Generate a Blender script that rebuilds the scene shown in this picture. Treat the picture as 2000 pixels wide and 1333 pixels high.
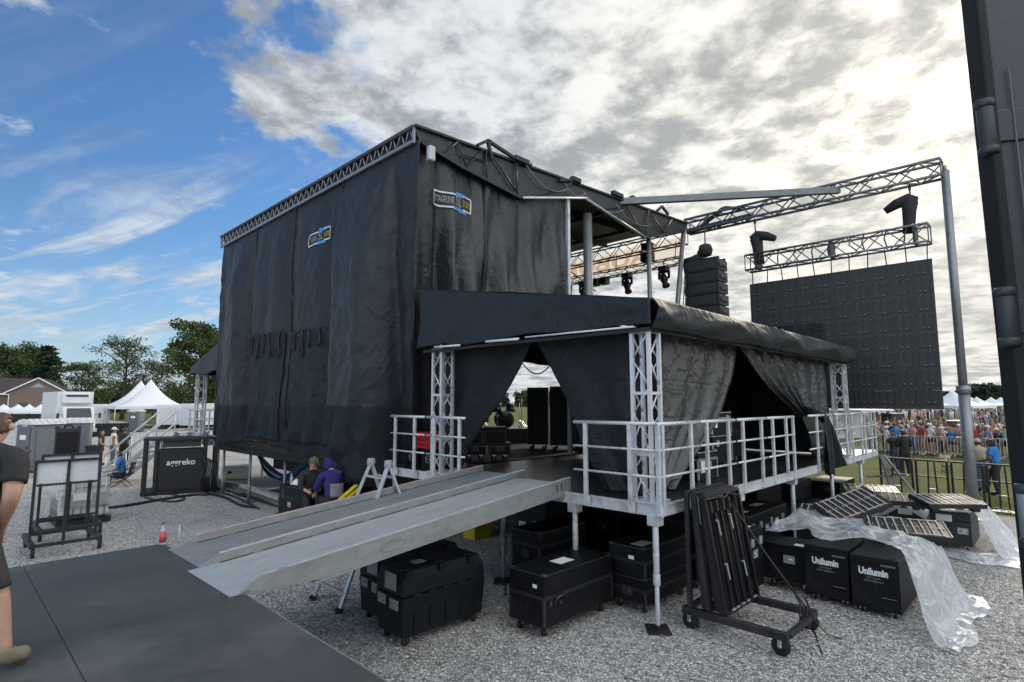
import bpy, bmesh, math, random
from mathutils import Vector, Matrix, Quaternion, noise
for o in list(bpy.data.objects): bpy.data.objects.remove(o)
SC = bpy.context.scene; COL = SC.collection
R = math.radians; PI = math.pi
rnd = random.Random(7)

# ---------------------------------------------------------------- camera
cam = bpy.data.cameras.new('camera'); cam.sensor_width = 36.0; cam.lens = 36.0*1100/2000
cam.clip_start = 0.05; cam.clip_end = 5000
camo = bpy.data.objects.new('camera', cam); COL.objects.link(camo)
camo.location = (0, 0, 3.0); camo.rotation_euler = (R(90)+math.atan(118.5/1100), 0, 0)
SC.camera = camo

# ---------------------------------------------------------------- world, sun, exposure
SUN_AZ, SUN_EL = R(37), R(25)
SUN = Vector((math.sin(SUN_AZ)*math.cos(SUN_EL), math.cos(SUN_AZ)*math.cos(SUN_EL), math.sin(SUN_EL)))
SC.view_settings.view_transform = 'Standard'; SC.view_settings.look = 'None'
SC.view_settings.gamma = 1; SC.view_settings.exposure = 0.45
SC.cycles.max_bounces = 6; SC.cycles.transparent_max_bounces = 12
SC.cycles.use_denoising = True

class NT:
    """small helper round a node tree"""
    def __init__(s, tree): s.t = tree; s.n = tree.nodes; s.l = tree.links
    def new(s, typ, **kw):
        n = s.n.new(typ)
        for k, v in kw.items(): setattr(n, k, v)
        return n
    def put(s, sock, v):
        if isinstance(v, bpy.types.NodeSocket): s.l.new(v, sock)
        else: sock.default_value = v
    def math(s, op, a, b=0.0, c=0.0, clamp=False):
        n = s.new('ShaderNodeMath', operation=op, use_clamp=clamp)
        s.put(n.inputs[0], a); s.put(n.inputs[1], b); s.put(n.inputs[2], c); return n.outputs[0]
    def vec(s, op, a, b=(0, 0, 0)):
        n = s.new('ShaderNodeVectorMath', operation=op); s.put(n.inputs[0], a)
        if op == 'SCALE': s.put(n.inputs['Scale'], b)
        else: s.put(n.inputs[1], b)
        return n.outputs['Value'] if op == 'DOT_PRODUCT' else n.outputs[0]
    def noise(s, vec, scale, detail=4, rough=.5, dist=0.0):
        n = s.new('ShaderNodeTexNoise'); s.put(n.inputs['Vector'], vec)
        n.inputs['Scale'].default_value = scale; n.inputs['Detail'].default_value = detail
        n.inputs['Roughness'].default_value = rough; n.inputs['Distortion'].default_value = dist
        return n.outputs[0]
    def ramp(s, fac, stops, interp='LINEAR'):
        n = s.new('ShaderNodeValToRGB'); s.put(n.inputs[0], fac); r = n.color_ramp; r.interpolation = interp
        while len(r.elements) < len(stops): r.elements.new(.5)
        for e, (p, c) in zip(r.elements, stops):
            e.position = p; e.color = c if len(c) == 4 else (*c, 1)
        return n.outputs[0]
    def mix(s, fac, a, b, typ='MIX'):
        n = s.new('ShaderNodeMix', data_type='RGBA', blend_type=typ); s.put(n.inputs[0], fac)
        for sk, v in ((n.inputs[6], a), (n.inputs[7], b)):
            s.put(sk, v if isinstance(v, bpy.types.NodeSocket) or len(v) == 4 else (*v, 1))
        return n.outputs[2]
    def smooth(s, v, a, b):
        n = s.new('ShaderNodeMapRange', interpolation_type='SMOOTHSTEP'); s.put(n.inputs[0], v)
        s.put(n.inputs[1], a); s.put(n.inputs[2], b); n.inputs[3].default_value = 0; n.inputs[4].default_value = 1
        return n.outputs[0]

W = bpy.data.worlds.new('World'); SC.world = W; W.use_nodes = True
def build_world():
    w = NT(W.node_tree); w.n.clear()
    out = w.new('ShaderNodeOutputWorld'); bg = w.new('ShaderNodeBackground'); bg.inputs[1].default_value = 0.1
    w.l.new(bg.outputs[0], out.inputs[0])
    sky = w.new('ShaderNodeTexSky', sky_type='NISHITA'); sky.sun_disc = False
    sky.sun_elevation = SUN_EL; sky.sun_rotation = SUN_AZ; sky.air_density = 1.0; sky.dust_density = .6; sky.ozone_density = 3.0
    d = w.new('ShaderNodeTexCoord').outputs['Generated']
    sep = w.new('ShaderNodeSeparateXYZ'); w.l.new(d, sep.inputs[0]); x, y, z = sep.outputs
    zc = w.math('MAXIMUM', z, 0.0)
    inv = w.math('DIVIDE', 1.0, w.math('ADD', zc, 0.13))
    p = w.vec('SCALE', d, inv)                                     # the cloud layer seen as a flat sheet overhead
    mp = w.new('ShaderNodeMapping'); w.l.new(p, mp.inputs[0]); mp.inputs['Scale'].default_value = (1, 1, 0)
    mp.inputs['Rotation'].default_value = (0, 0, R(24)); mp.inputs['Location'].default_value = (3.1, 1.7, 0); p = mp.outputs[0]
    big = w.noise(p, .55, 3, .5, .3)
    mid = w.noise(p, 1.7, 7, .58, .12)
    fine = w.noise(p, 6.5, 7, .60, .15)
    st = w.new('ShaderNodeMapping'); w.l.new(p, st.inputs[0]); st.inputs['Scale'].default_value = (.55, 2.6, 0)
    wisp = w.noise(st.outputs[0], 1.5, 6, .62, .6)
    hl = w.math('POWER', w.math('SUBTRACT', 1.0, zc), 5.0)          # 1 at the horizon
    az = w.math('ARCTAN2', x, y)                                   # 0 straight on, + to the right
    # the overcast starts right of a ragged line and covers the sky towards the sun
    edge = w.math('ADD', az, w.math('MULTIPLY', w.math('SUBTRACT', mid, .5), 1.0))
    edge = w.math('ADD', edge, w.math('MULTIPLY', w.math('SUBTRACT', zc, .35), .25))
    holes = w.smooth(w.noise(p, .9, 4, .55, .2), .60, .70)
    cover = w.math('MULTIPLY', w.smooth(edge, -.50, -.16), w.math('SUBTRACT', 1.0, w.math('MULTIPLY', holes, .75)))
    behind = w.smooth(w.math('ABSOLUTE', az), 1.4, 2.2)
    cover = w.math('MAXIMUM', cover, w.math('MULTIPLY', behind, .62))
    dens = w.math('ADD', w.math('MULTIPLY', mid, .62), w.math('MULTIPLY', fine, .38))
    thick = w.math('ADD', w.math('ADD', dens, w.math('MULTIPLY', w.math('SUBTRACT', big, .5), .42)), w.math('MULTIPLY', w.math('SUBTRACT', cover, .5), .62))
    deck = w.smooth(thick, .42, .70)
    low = w.math('MULTIPLY', w.smooth(z, .42, .18), w.smooth(z, -.02, .07))
    wisps = w.math('MULTIPLY', w.smooth(wisp, .44, .68), w.math('ADD', .10, w.math('MULTIPLY', low, .88)))
    puff = w.smooth(w.math('ADD', w.math('MULTIPLY', w.noise(p, 3.1, 7, .58, .15), .8), w.math('MULTIPLY', big, .2)), .545, .63)
    m = w.math('MAXIMUM', deck, w.math('MAXIMUM', wisps, w.math('MULTIPLY', puff, .75)))
    # cloud tone: mottled grey undersides, bright thin parts, warmth towards the sun
    sd = w.vec('DOT_PRODUCT', d, tuple(SUN))
    near = w.smooth(sd, .80, 1.0); core = w.math('POWER', w.math('MAXIMUM', sd, 0.0), 90.0)
    tone = w.smooth(w.math('ADD', w.math('MULTIPLY', fine, .5), w.math('ADD', w.math('MULTIPLY', mid, .38), w.math('MULTIPLY', w.noise(p, 17.0, 5, .6, .1), .12))), .42, .60)
    grey = w.mix(near, (2.5, 2.75, 3.05), (3.5, 3.6, 3.55)); white = w.mix(near, (6.0, 6.25, 6.45), (8.2, 8.0, 7.3))
    cl = w.mix(tone, white, grey)
    cl = w.mix(w.math('MULTIPLY', low, w.math('MULTIPLY', w.smooth(az, .2, .6), .35)), cl, (6.4, 6.1, 5.4))
    cl = w.mix(w.math('MULTIPLY', low, w.math('MULTIPLY', w.smooth(az, -.1, -.6), .6)), cl, (4.4, 5.1, 5.8))
    cl = w.mix(behind, cl, (12.5, 13.2, 14.2))                     # unseen bright cloud added behind the camera to light the yard
    blue = w.vec('MULTIPLY', sky.outputs[0], (.62, .88, 1.10))
    blue = w.mix(w.math('MULTIPLY', w.math('POWER', w.math('SUBTRACT', 1.0, zc), 9.0), .75), blue, (4.6, 5.3, 5.9))
    col = w.mix(m, blue, cl)
    glow = w.vec('SCALE', (3.6, 3.2, 2.3), w.math('MULTIPLY', core, w.math('ADD', .35, w.math('MULTIPLY', w.math('SUBTRACT', 1.0, tone), .9))))
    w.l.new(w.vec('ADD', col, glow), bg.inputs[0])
build_world()
sl = bpy.data.lights.new('sun', 'SUN'); sl.energy = 1.5; sl.angle = R(11); sl.color = (1.0, .90, .74)
so = bpy.data.objects.new('sun', sl); COL.objects.link(so); so.rotation_euler = (-SUN).to_track_quat('-Z', 'Y').to_euler()

# ---------------------------------------------------------------- frame of the stage: u runs right and away, v left and away
T = R(45.6); CT, ST = math.cos(T), math.sin(T); E0 = Vector((1.888, 7.741, 0))
def S(u, v, z=0.0): return Vector((E0.x+CT*u-ST*v, E0.y+ST*u+CT*v, z))

# ---------------------------------------------------------------- materials
MC = {}
def mat(name, base, rough=.6, metal=0.0, var=.15, vs=6.0, bump=0.0, bs=40.0, spec=.5, sheen=0.0, dirt=None, stretch=None, crease=None):
    if name in MC: return MC[name]
    m = bpy.data.materials.new(name); m.use_nodes = True; MC[name] = m
    t = NT(m.node_tree); b = t.n['Principled BSDF']
    b.inputs['Roughness'].default_value = rough; b.inputs['Metallic'].default_value = metal
    b.inputs['Specular IOR Level'].default_value = spec
    if sheen: b.inputs['Sheen Weight'].default_value = sheen; b.inputs['Sheen Roughness'].default_value = .4
    co = t.new('ShaderNodeTexCoord').outputs['Object']
    if stretch:
        mp = t.new('ShaderNodeMapping'); t.l.new(co, mp.inputs[0]); mp.inputs['Scale'].default_value = stretch; co = mp.outputs[0]
    n = t.noise(co, vs, 5, .6)
    lo = tuple(c*(1-var) for c in base); hi = tuple(min(1, c*(1+var)) for c in base)
    c = t.ramp(n, [(.3, lo), (.7, hi)])
    if dirt:
        dn = t.noise(co, vs*.37, 6, .65); c = t.mix(t.smooth(dn, .5, .68), c, dirt)
    t.l.new(c, b.inputs['Base Color'])
    t.l.new(t.math('ADD', rough-.08, t.math('MULTIPLY', n, .16)), b.inputs['Roughness'])
    if bump:
        bn = t.noise(co, bs, 5, .6); bp = t.new('ShaderNodeBump'); bp.inputs['Strength'].default_value = bump
        bp.inputs['Distance'].default_value = .02; t.l.new(bn, bp.inputs['Height']); t.l.new(bp.outputs[0], b.inputs['Normal'])
        if crease:                                                  # sharp fold lines: ridges of a warped noise
            cn = t.noise(co, crease[0], 3, .5, 1.1); rg = t.math('POWER', t.math('SUBTRACT', 1.0, t.math('ABSOLUTE', t.math('SUBTRACT', t.math('MULTIPLY', cn, 2.0), 1.0))), 9.0)
            b2 = t.new('ShaderNodeBump'); b2.inputs['Strength'].default_value = crease[1]; b2.inputs['Distance'].default_value = .05
            t.l.new(rg, b2.inputs['Height']); t.l.new(bp.outputs[0], b2.inputs['Normal']); t.l.new(b2.outputs[0], b.inputs['Normal'])
    return m

def scuff(m, c, sc, stretch, lo, hi, amt, rot=20):
    """worn streaks and scrapes laid over a material's own colour"""
    t = NT(m.node_tree); b = t.n['Principled BSDF']; src = b.inputs['Base Color'].links[0].from_socket
    mp = t.new('ShaderNodeMapping'); t.l.new(t.new('ShaderNodeTexCoord').outputs['Object'], mp.inputs[0]); mp.inputs['Scale'].default_value = stretch; mp.inputs['Rotation'].default_value = (0,0,R(rot))
    k = t.math('MULTIPLY', t.smooth(t.noise(mp.outputs[0], sc, 7, .7, .3), lo, hi), amt); t.l.new(t.mix(k, src, (*c,1)), b.inputs['Base Color']); return m
# ---------------------------------------------------------------- mesh helpers
class MB:
    def __init__(s): s.v = []; s.f = []; s.mi = []; s.m = 0; s.sm = []; s.smooth = False
    def add(s, vs, fs):
        o = len(s.v); s.v += [tuple(p) for p in vs]
        for f in fs: s.f.append(tuple(o+i for i in f)); s.mi.append(s.m); s.sm.append(s.smooth)
        return s
    def box(s, x0, x1, y0, y1, z0, z1):
        return s.add([(x0,y0,z0),(x1,y0,z0),(x1,y1,z0),(x0,y1,z0),(x0,y0,z1),(x1,y0,z1),(x1,y1,z1),(x0,y1,z1)],
                     [(0,3,2,1),(4,5,6,7),(0,1,5,4),(1,2,6,5),(2,3,7,6),(3,0,4,7)])
    def cbox(s, c, sz, M=None):
        hx, hy, hz = sz[0]/2, sz[1]/2, sz[2]/2; c = Vector(c); M = M or Matrix.Identity(3)
        vs = [c+M@Vector((a*hx, b*hy, d*hz)) for d in (-1,1) for a, b in ((-1,-1),(1,-1),(1,1),(-1,1))]
        return s.add(vs, [(0,3,2,1),(4,5,6,7),(0,1,5,4),(1,2,6,5),(2,3,7,6),(3,0,4,7)])
    def bar(s, p0, p1, w, h=None, up=(0,0,1)):
        p0 = Vector(p0); p1 = Vector(p1); d = (p1-p0); L = d.length
        if L < 1e-6: return s
        x = d/L; up = Vector(up)
        if abs(x.dot(up)) > .98: up = Vector((1,0,0)) if abs(x.x) < .9 else Vector((0,1,0))
        y = up.cross(x).normalized(); z = x.cross(y)
        return s.cbox((p0+p1)/2, (L, w, h or w), Matrix((x, y, z)).transposed())
    def tube(s, p0, p1, r, n=8, r1=None, cap=True):
        return s.path([p0, p1], [r, r if r1 is None else r1], n, cap)
    def path(s, pts, r, n=8, cap=True, closed=False):
        pts = [Vector(p) for p in pts]; k = len(pts); rs = r if isinstance(r, (list, tuple)) else [r]*k
        vs = []; prev = None
        for i, p in enumerate(pts):
            a = pts[i-1] if (i > 0 or closed) else pts[0]; b = pts[(i+1) % k] if (i < k-1 or closed) else pts[-1]
            t = (b-a).normalized() if (b-a).length > 1e-9 else Vector((0,0,1))
            if prev is None:
                ref = Vector((0,0,1)) if abs(t.z) < .9 else Vector((1,0,0)); x = t.cross(ref).normalized()
            else: x = (prev-t*prev.dot(t)).normalized()
            prev = x; y = t.cross(x)
            for j in range(n):
                q = 2*PI*(j+.5)/n; vs.append(p+(x*math.cos(q)+y*math.sin(q))*rs[i])
        fs = []
        for i in range(k if closed else k-1):
            i2 = (i+1) % k
            for j in range(n): fs.append((i*n+j, i*n+(j+1)%n, i2*n+(j+1)%n, i2*n+j))
        if cap and not closed: fs.append(tuple(range(n-1,-1,-1))); fs.append(tuple((k-1)*n+j for j in range(n)))
        sm = s.smooth; s.smooth = n >= 6; s.add(vs, fs); s.smooth = sm; return s
    def lathe(s, prof, c=(0,0,0), n=16, M=None):
        M = M or Matrix.Identity(3); c = Vector(c); k = len(prof)
        vs = [c+M@Vector((r*math.cos(2*PI*j/n), r*math.sin(2*PI*j/n), z)) for r, z in prof for j in range(n)]
        fs = [(i*n+j, i*n+(j+1)%n, (i+1)*n+(j+1)%n, (i+1)*n+j) for i in range(k-1) for j in range(n)]
        fs.append(tuple(range(n-1,-1,-1))); fs.append(tuple((k-1)*n+j for j in range(n)))
        sm = s.smooth; s.smooth = True; s.add(vs, fs); s.smooth = sm; return s
    def disc(s, c, r, w, axis='x', n=20, bev=.15):
        M = {'x': Matrix(((0,0,1),(1,0,0),(0,1,0))), 'y': Matrix(((1,0,0),(0,0,1),(0,-1,0))), 'z': Matrix.Identity(3)}[axis]
        b = min(w, r)*bev
        return s.lathe([(r-b,-w/2),(r,-w/2+b),(r,w/2-b),(r-b,w/2)], c, n, M)
    def grid(s, fn, nu, nv, smooth=True):
        vs = [fn(i/nu, j/nv) for j in range(nv+1) for i in range(nu+1)]; w = nu+1
        sm = s.smooth; s.smooth = smooth
        s.add(vs, [(j*w+i, j*w+i+1, (j+1)*w+i+1, (j+1)*w+i) for j in range(nv) for i in range(nu)]); s.smooth = sm; return s
    def prism(s, poly, fn, t0, t1):
        """2-D outline poly (a,b) pushed from t0 to t1; fn(a,b,t) gives the point"""
        n = len(poly); vs = [fn(a, b, t0) for a, b in poly]+[fn(a, b, t1) for a, b in poly]
        return s.add(vs, [tuple(range(n-1,-1,-1)), tuple(range(n, 2*n))]+[(i, (i+1)%n, n+(i+1)%n, n+i) for i in range(n)])
    def truss(s, p0, p1, w, h, n, rc=.025, rl=.012, up=(0,0,1), sides=4, cn=6):
        """box truss: four chords and zigzag lacing"""
        p0 = Vector(p0); p1 = Vector(p1); x = (p1-p0).normalized(); up = Vector(up); y = up.cross(x).normalized(); z = x.cross(y)
        cs = [y*(w/2)*a+z*(h/2)*b for a, b in ((-1,-1),(1,-1),(1,1),(-1,1))]
        for c in cs: s.tube(p0+c, p1+c, rc, cn)
        for q in range(sides):
            a, b = cs[q], cs[(q+1)%4]
            for i in range(n):
                A = p0+(p1-p0)*(i/n); B = p0+(p1-p0)*((i+1)/n)
                if (i+q) % 2: s.tube(A+a, B+b, rl, 5, cap=False)
                else: s.tube(A+b, B+a, rl, 5, cap=False)
            s.tube(p0+a, p0+b, rl, 5); s.tube(p1+a, p1+b, rl, 5)
        return s
    def build(s, name, mats, parent=None, bevel=0.0, solid=0.0, loc=None, rz=None, bseg=2):
        me = bpy.data.meshes.new(name); me.from_pydata(s.v, [], s.f)
        for m in (mats if isinstance(mats, (list, tuple)) else [mats]): me.materials.append(m)
        me.polygons.foreach_set('material_index', s.mi); me.polygons.foreach_set('use_smooth', s.sm); me.update()
        o = bpy.data.objects.new(name, me); COL.objects.link(o)
        if parent: o.parent = parent
        if loc is not None: o.location = loc
        if rz is not None: o.rotation_euler = (0, 0, rz)
        if solid:
            q = o.modifiers.new('thickness', 'SOLIDIFY'); q.thickness = solid; q.offset = 0
        if bevel:
            q = o.modifiers.new('edges', 'BEVEL'); q.width = bevel; q.segments = bseg; q.limit_method = 'ANGLE'; q.angle_limit = R(40)
        return o
def thing(name, label, cat, loc=(0,0,0), rz=0.0, group=None):
    o = bpy.data.objects.new(name, None); COL.objects.link(o); o.location = loc; o.rotation_euler = (0,0,rz)
    o.empty_display_size = .2; return tag(o, label, cat, group)
def tag(o, label, cat, group=None):
    o['label'] = label; o['category'] = cat
    if group: o['group'] = group
    return o
def struct(o, kind='structure'): o['kind'] = kind; return o
def dup(root, loc=None, rz=None, label=None, group=None):
    r = root.copy(); COL.objects.link(r)
    if loc is not None: r.location = loc
    if rz is not None: r.rotation_euler = (0, 0, rz)
    if label: r['label'] = label
    if group: r['group'] = group
    for ch in list(root.children):
        c = ch.copy(); COL.objects.link(c); c.parent = r
        for g in list(ch.children):
            d = g.copy(); COL.objects.link(d); d.parent = c
    return r
def text(name, s, size, m, parent, M, ext=.002, width=None, bold=.0, shear=0.0):
    """flat lettering as a mesh: M is the 4x4 placing (x along the line, y up, z out)"""
    cu = bpy.data.curves.new('lettering', 'FONT'); cu.body = s; cu.size = size; cu.extrude = ext; cu.offset = bold; cu.shear = shear
    cu.align_x = 'CENTER'; cu.align_y = 'CENTER'; cu.resolution_u = 4
    o = bpy.data.objects.new('lettering', cu); COL.objects.link(o)
    dg = bpy.context.evaluated_depsgraph_get(); me = bpy.data.meshes.new_from_object(o.evaluated_get(dg))
    bpy.data.objects.remove(o)
    if width:
        xs = [v.co.x for v in me.vertices]; k = width/(max(xs)-min(xs)); mx = (max(xs)+min(xs))/2
        for v in me.vertices: v.co.x = (v.co.x-mx)*k
    for v in me.vertices: v.co = M@v.co
    if M.determinant() < 0: me.flip_normals()
    me.materials.clear(); me.materials.append(m); me.name = name
    q = bpy.data.objects.new(name, me); COL.objects.link(q); q.parent = parent; return q
def frameM(o, x, y, flip=False):
    x = Vector(x).normalized(); y = Vector(y).normalized(); z = x.cross(y)
    return Matrix(((x.x,y.x,z.x,o[0]),(x.y,y.y,z.y,o[1]),(x.z,y.z,z.z,o[2]),(0,0,0,1)))
def fb(x, y, z=0.0, o=4):
    return noise.fractal(Vector((x, y, z)), 1.0, 2.0, o)
def sstep(a, b, x):
    t = max(0, min(1, (x-a)/(b-a))); return t*t*(3-2*t)

BLACK = mat('black paint', (.012,.013,.015), .45, var=.3)
CASE = mat('black case laminate', (.0045,.0055,.007), .5, var=.5, vs=4, bump=.15, bs=120, dirt=(.010,.0105,.011,1), spec=.24)
CASEG = mat('dark grey case laminate', (.022,.025,.030), .5, var=.3, bump=.15, bs=120)
MOLD = mat('moulded black plastic', (.0042,.006,.0085), .55, spec=.28, var=.4, bump=.35, bs=160)
scuff(CASE, (.06,.06,.058), 9, (1,1,3.5), .58, .70, .55); scuff(MOLD, (.05,.052,.055), 7, (1,3,1), .60, .72, .5)
TRIM = mat('dull edge trim', (.07,.07,.075), .45, .6, var=.3)
ALU = mat('aluminium', (.62,.64,.66), .42, .35, var=.14, vs=9, dirt=(.42,.43,.44,1))
ALUD = mat('weathered aluminium', (.36,.37,.38), .45, .55, var=.2, vs=7, dirt=(.22,.22,.22,1))
STEEL = mat('zinc steel', (.55,.55,.54), .35, .85, var=.2)
DSTEEL = mat('black steel tube', (.022,.022,.025), .5, .2, var=.35, dirt=(.05,.045,.04,1))
RUB = mat('black rubber', (.012,.012,.012), .75, var=.3)
WHITE = mat('white paint', (.72,.73,.73), .5, var=.07, dirt=(.55,.55,.53,1))
PAPER = mat('white paper', (.75,.75,.74), .8, var=.04)
GREYP = mat('grey paper', (.32,.33,.34), .8, var=.2)
SILV = mat('silver case fitting', (.55,.57,.58), .35, .6, var=.2)
LETTER = mat('white lettering', (.75,.76,.77), .6, var=.06)
LETG = mat('grey lettering', (.22,.23,.24), .6, var=.2)
# ================================================================ the setting: gravel, grass, far trees
def gravel_mat():
    m = bpy.data.materials.new('crushed stone'); m.use_nodes = True; t = NT(m.node_tree); b = t.n['Principled BSDF']
    co = t.new('ShaderNodeTexCoord').outputs['Object']
    wob = t.new('ShaderNodeTexNoise'); t.l.new(co, wob.inputs['Vector']); wob.inputs['Scale'].default_value = 30
    cw = t.vec('ADD', co, t.vec('SCALE', wob.outputs['Color'], .012))
    h = None; col = None
    for sc, k in ((26.0, 1.0), (47.0, .6)):
        v = t.new('ShaderNodeTexVoronoi'); v.inputs['Scale'].default_value = sc; t.l.new(cw, v.inputs['Vector'])
        e = t.new('ShaderNodeTexVoronoi', feature='DISTANCE_TO_EDGE'); e.inputs['Scale'].default_value = sc; t.l.new(cw, e.inputs['Vector'])
        sp = t.new('ShaderNodeSeparateColor'); t.l.new(v.outputs['Color'], sp.inputs[0])
        c = t.ramp(sp.outputs[0], [(0,(.24,.225,.205)),(.3,(.45,.435,.405)),(.62,(.62,.605,.57)),(.86,(.77,.755,.72)),(1,(.85,.835,.80))])
        gap = t.smooth(e.outputs['Distance'], .0, .16)
        hh = t.math('MULTIPLY', t.math('ADD', t.math('MULTIPLY', gap, .6), t.math('MULTIPLY', sp.outputs[1], .9)), k)
        c = t.mix(gap, (.13,.124,.113,1), c)
        if h is None: h, col = hh, c
        else:
            pick = t.smooth(t.math('SUBTRACT', hh, h), -.12, .06); col = t.mix(pick, col, c); h = t.math('MAXIMUM', h, hh)
    patch = t.noise(co, .55, 6, .6); col = t.mix(t.math('MULTIPLY', t.smooth(patch, .45, .75), .42), col, (.22,.20,.175,1)); pale = t.noise(co, .23, 5, .65); col = t.mix(t.math('MULTIPLY', t.smooth(pale, .5, .7), .35), col, (.62,.60,.56,1))
    stain = t.noise(co, 1.3, 5, .55); col = t.mix(t.math('MULTIPLY', t.smooth(stain, .66, .78), .5), col, (.13,.115,.095,1))
    t.l.new(col, b.inputs['Base Color']); b.inputs['Roughness'].default_value = .9; b.inputs['Specular IOR Level'].default_value = .25
    bp = t.new('ShaderNodeBump'); bp.inputs['Strength'].default_value = .9; bp.inputs['Distance'].default_value = .02
    t.l.new(h, bp.inputs['Height']); t.l.new(bp.outputs[0], b.inputs['Normal']); return m
def grass_mat():
    m = bpy.data.materials.new('mown grass'); m.use_nodes = True; t = NT(m.node_tree); b = t.n['Principled BSDF']
    co = t.new('ShaderNodeTexCoord').outputs['Object']
    a = t.noise(co, .35, 6, .65); f = t.noise(co, 24, 4, .7)
    c = t.ramp(a, [(.3,(.10,.105,.035)),(.5,(.14,.145,.045)),(.72,(.21,.19,.075))]); c = t.mix(t.math('MULTIPLY', f, .5), c, (.05,.07,.018,1))
    t.l.new(c, b.inputs['Base Color']); b.inputs['Roughness'].default_value = .95; b.inputs['Specular IOR Level'].default_value = .1
    bp = t.new('ShaderNodeBump'); bp.inputs['Strength'].default_value = .7; bp.inputs['Distance'].default_value = .04
    t.l.new(f, bp.inputs['Height']); t.l.new(bp.outputs[0], b.inputs['Normal']); return m
GRAVEL = gravel_mat(); GRASS = grass_mat()
b = MB(); b.grid(lambda a, c: (-1500+3000*a, -300+2300*c, -.02), 6, 6); struct(b.build('ground', mat('dry earth', (.20,.18,.13), .95, var=.25, vs=.05)))
b = MB(); g0 = [S(-60,-30,0), S(13.2,-30,0), S(13.2,160,0), S(-60,160,0)]
b.grid(lambda a, c: tuple(S(-70+83.2*a, -30+200*c, .0+.012*fb(a*40, c*90))), 60, 100); struct(b.build('gravel_yard', GRAVEL))
b = MB(); b.grid(lambda a, c: tuple(S(13.2+330*a*a, -90+330*c, .0)), 20, 20); struct(b.build('grass_field', GRASS))
b = MB(); b.grid(lambda a, c: tuple(S(-70-260*a, 20+300*c, .0)), 12, 12); struct(b.build('grass_verge', GRASS))
# loose stones on top of the crushed stone, where the camera is close enough to see them one by one
sb = MB(); ico = [(0,0,1),(.9,0,.2),(.28,.85,.2),(-.72,.53,.2),(-.72,-.53,.2),(.28,-.85,.2),(0,0,-.4)]
for i in range(9000):
    d = rnd.uniform(5.2,9)+abs(rnd.gauss(0,3)); px = rnd.uniform(280,2050); x = (px-1000)/1106*d; s = rnd.choice((.010,.013,.016,.02,.026)); a = rnd.uniform(0,6.3); ca, sa = math.cos(a), math.sin(a); k1, k2, k3 = rnd.uniform(.7,1.5), rnd.uniform(.6,1.1), rnd.uniform(.4,.9)
    vs = [(x+(px_*k1*ca-py_*k2*sa)*s*rnd.uniform(.85,1.15), d+(px_*k1*sa+py_*k2*ca)*s*rnd.uniform(.85,1.15), .004+(pz*k3+.3)*s) for px_, py_, pz in ico]; sb.m = rnd.randrange(4)
    sb.add(vs, [(0,1,2),(0,2,3),(0,3,4),(0,4,5),(0,5,1),(6,2,1),(6,3,2),(6,4,3),(6,5,4),(6,1,5)])
struct(sb.build('loose_stones', [mat('pale stone', (.62,.60,.57), .9, vs=30), mat('grey stone', (.42,.41,.39), .9, vs=30), mat('dark stone', (.22,.21,.20), .9, vs=30), mat('buff stone', (.50,.46,.40), .9, vs=30)]), 'stuff')
# short tufts where the gravel gives way to grass
tb = MB()
for i in range(2600):
    u = 13.2+abs(rnd.gauss(0,1.0))+rnd.uniform(-.25,.1); v = rnd.uniform(-7,3); p = S(u, v); a = rnd.uniform(0,PI); h = rnd.uniform(.03,.10); w = .012
    tb.add([(p.x-w*math.cos(a), p.y-w*math.sin(a), 0), (p.x+w*math.cos(a), p.y+w*math.sin(a), 0), (p.x+rnd.uniform(-.04,.04), p.y+rnd.uniform(-.04,.04), h)], [(0,1,2)])
o = tb.build('grass_tufts', mat('grass blade', (.10,.12,.03), .8, var=.4, vs=2)); struct(o, 'stuff')

# ---------------------------------------------------------------- trees
def leafmat(name, c):
    m = bpy.data.materials.new(name); m.use_nodes = True; t = NT(m.node_tree); b = t.n['Principled BSDF']
    co = t.new('ShaderNodeTexCoord').outputs['Object']; n = t.noise(co, .5, 4, .6); f = t.noise(co, 6, 2, .5)
    k = t.mix(t.smooth(n, .35, .65), tuple(x*.6 for x in c), tuple(x*1.5 for x in c)); k = t.mix(t.math('MULTIPLY', f, .4), k, tuple(x*.5 for x in c))
    t.l.new(k, b.inputs['Base Color']); b.inputs['Roughness'].default_value = .7; b.inputs['Specular IOR Level'].default_value = .2
    b.inputs['Transmission Weight'].default_value = 0; return m
LEAF1 = leafmat('deciduous leaf', (.060,.090,.030)); LEAF2 = leafmat('dark leaf', (.028,.05,.028)); LEAF3 = leafmat('thin brown green leaf', (.070,.070,.035))
LEAF4 = leafmat('fresh green leaf', (.062,.088,.026))
BARK = mat('bark', (.07,.055,.045), .9, var=.35, vs=8, bump=.6, bs=20)
def leaves(b, c, r, n, size, rr, flat=.75):
    for i in range(n):
        d = Vector((rr.gauss(0,1), rr.gauss(0,1), rr.gauss(0,1)*flat))
        d = d.normalized()*(r*rr.random()**.45); d.z *= flat; p = Vector(c)+d
        a = Vector((rr.gauss(0,1), rr.gauss(0,1), rr.gauss(0,1))).normalized(); q = a.orthogonal().normalized(); e = a.cross(q); s = size*rr.uniform(.5,1.25)
        b.add([p-q*s*.5, p+e*s*.35, p+q*s*.5, p-e*s*.35], [(0,1,2,3)])
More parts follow.
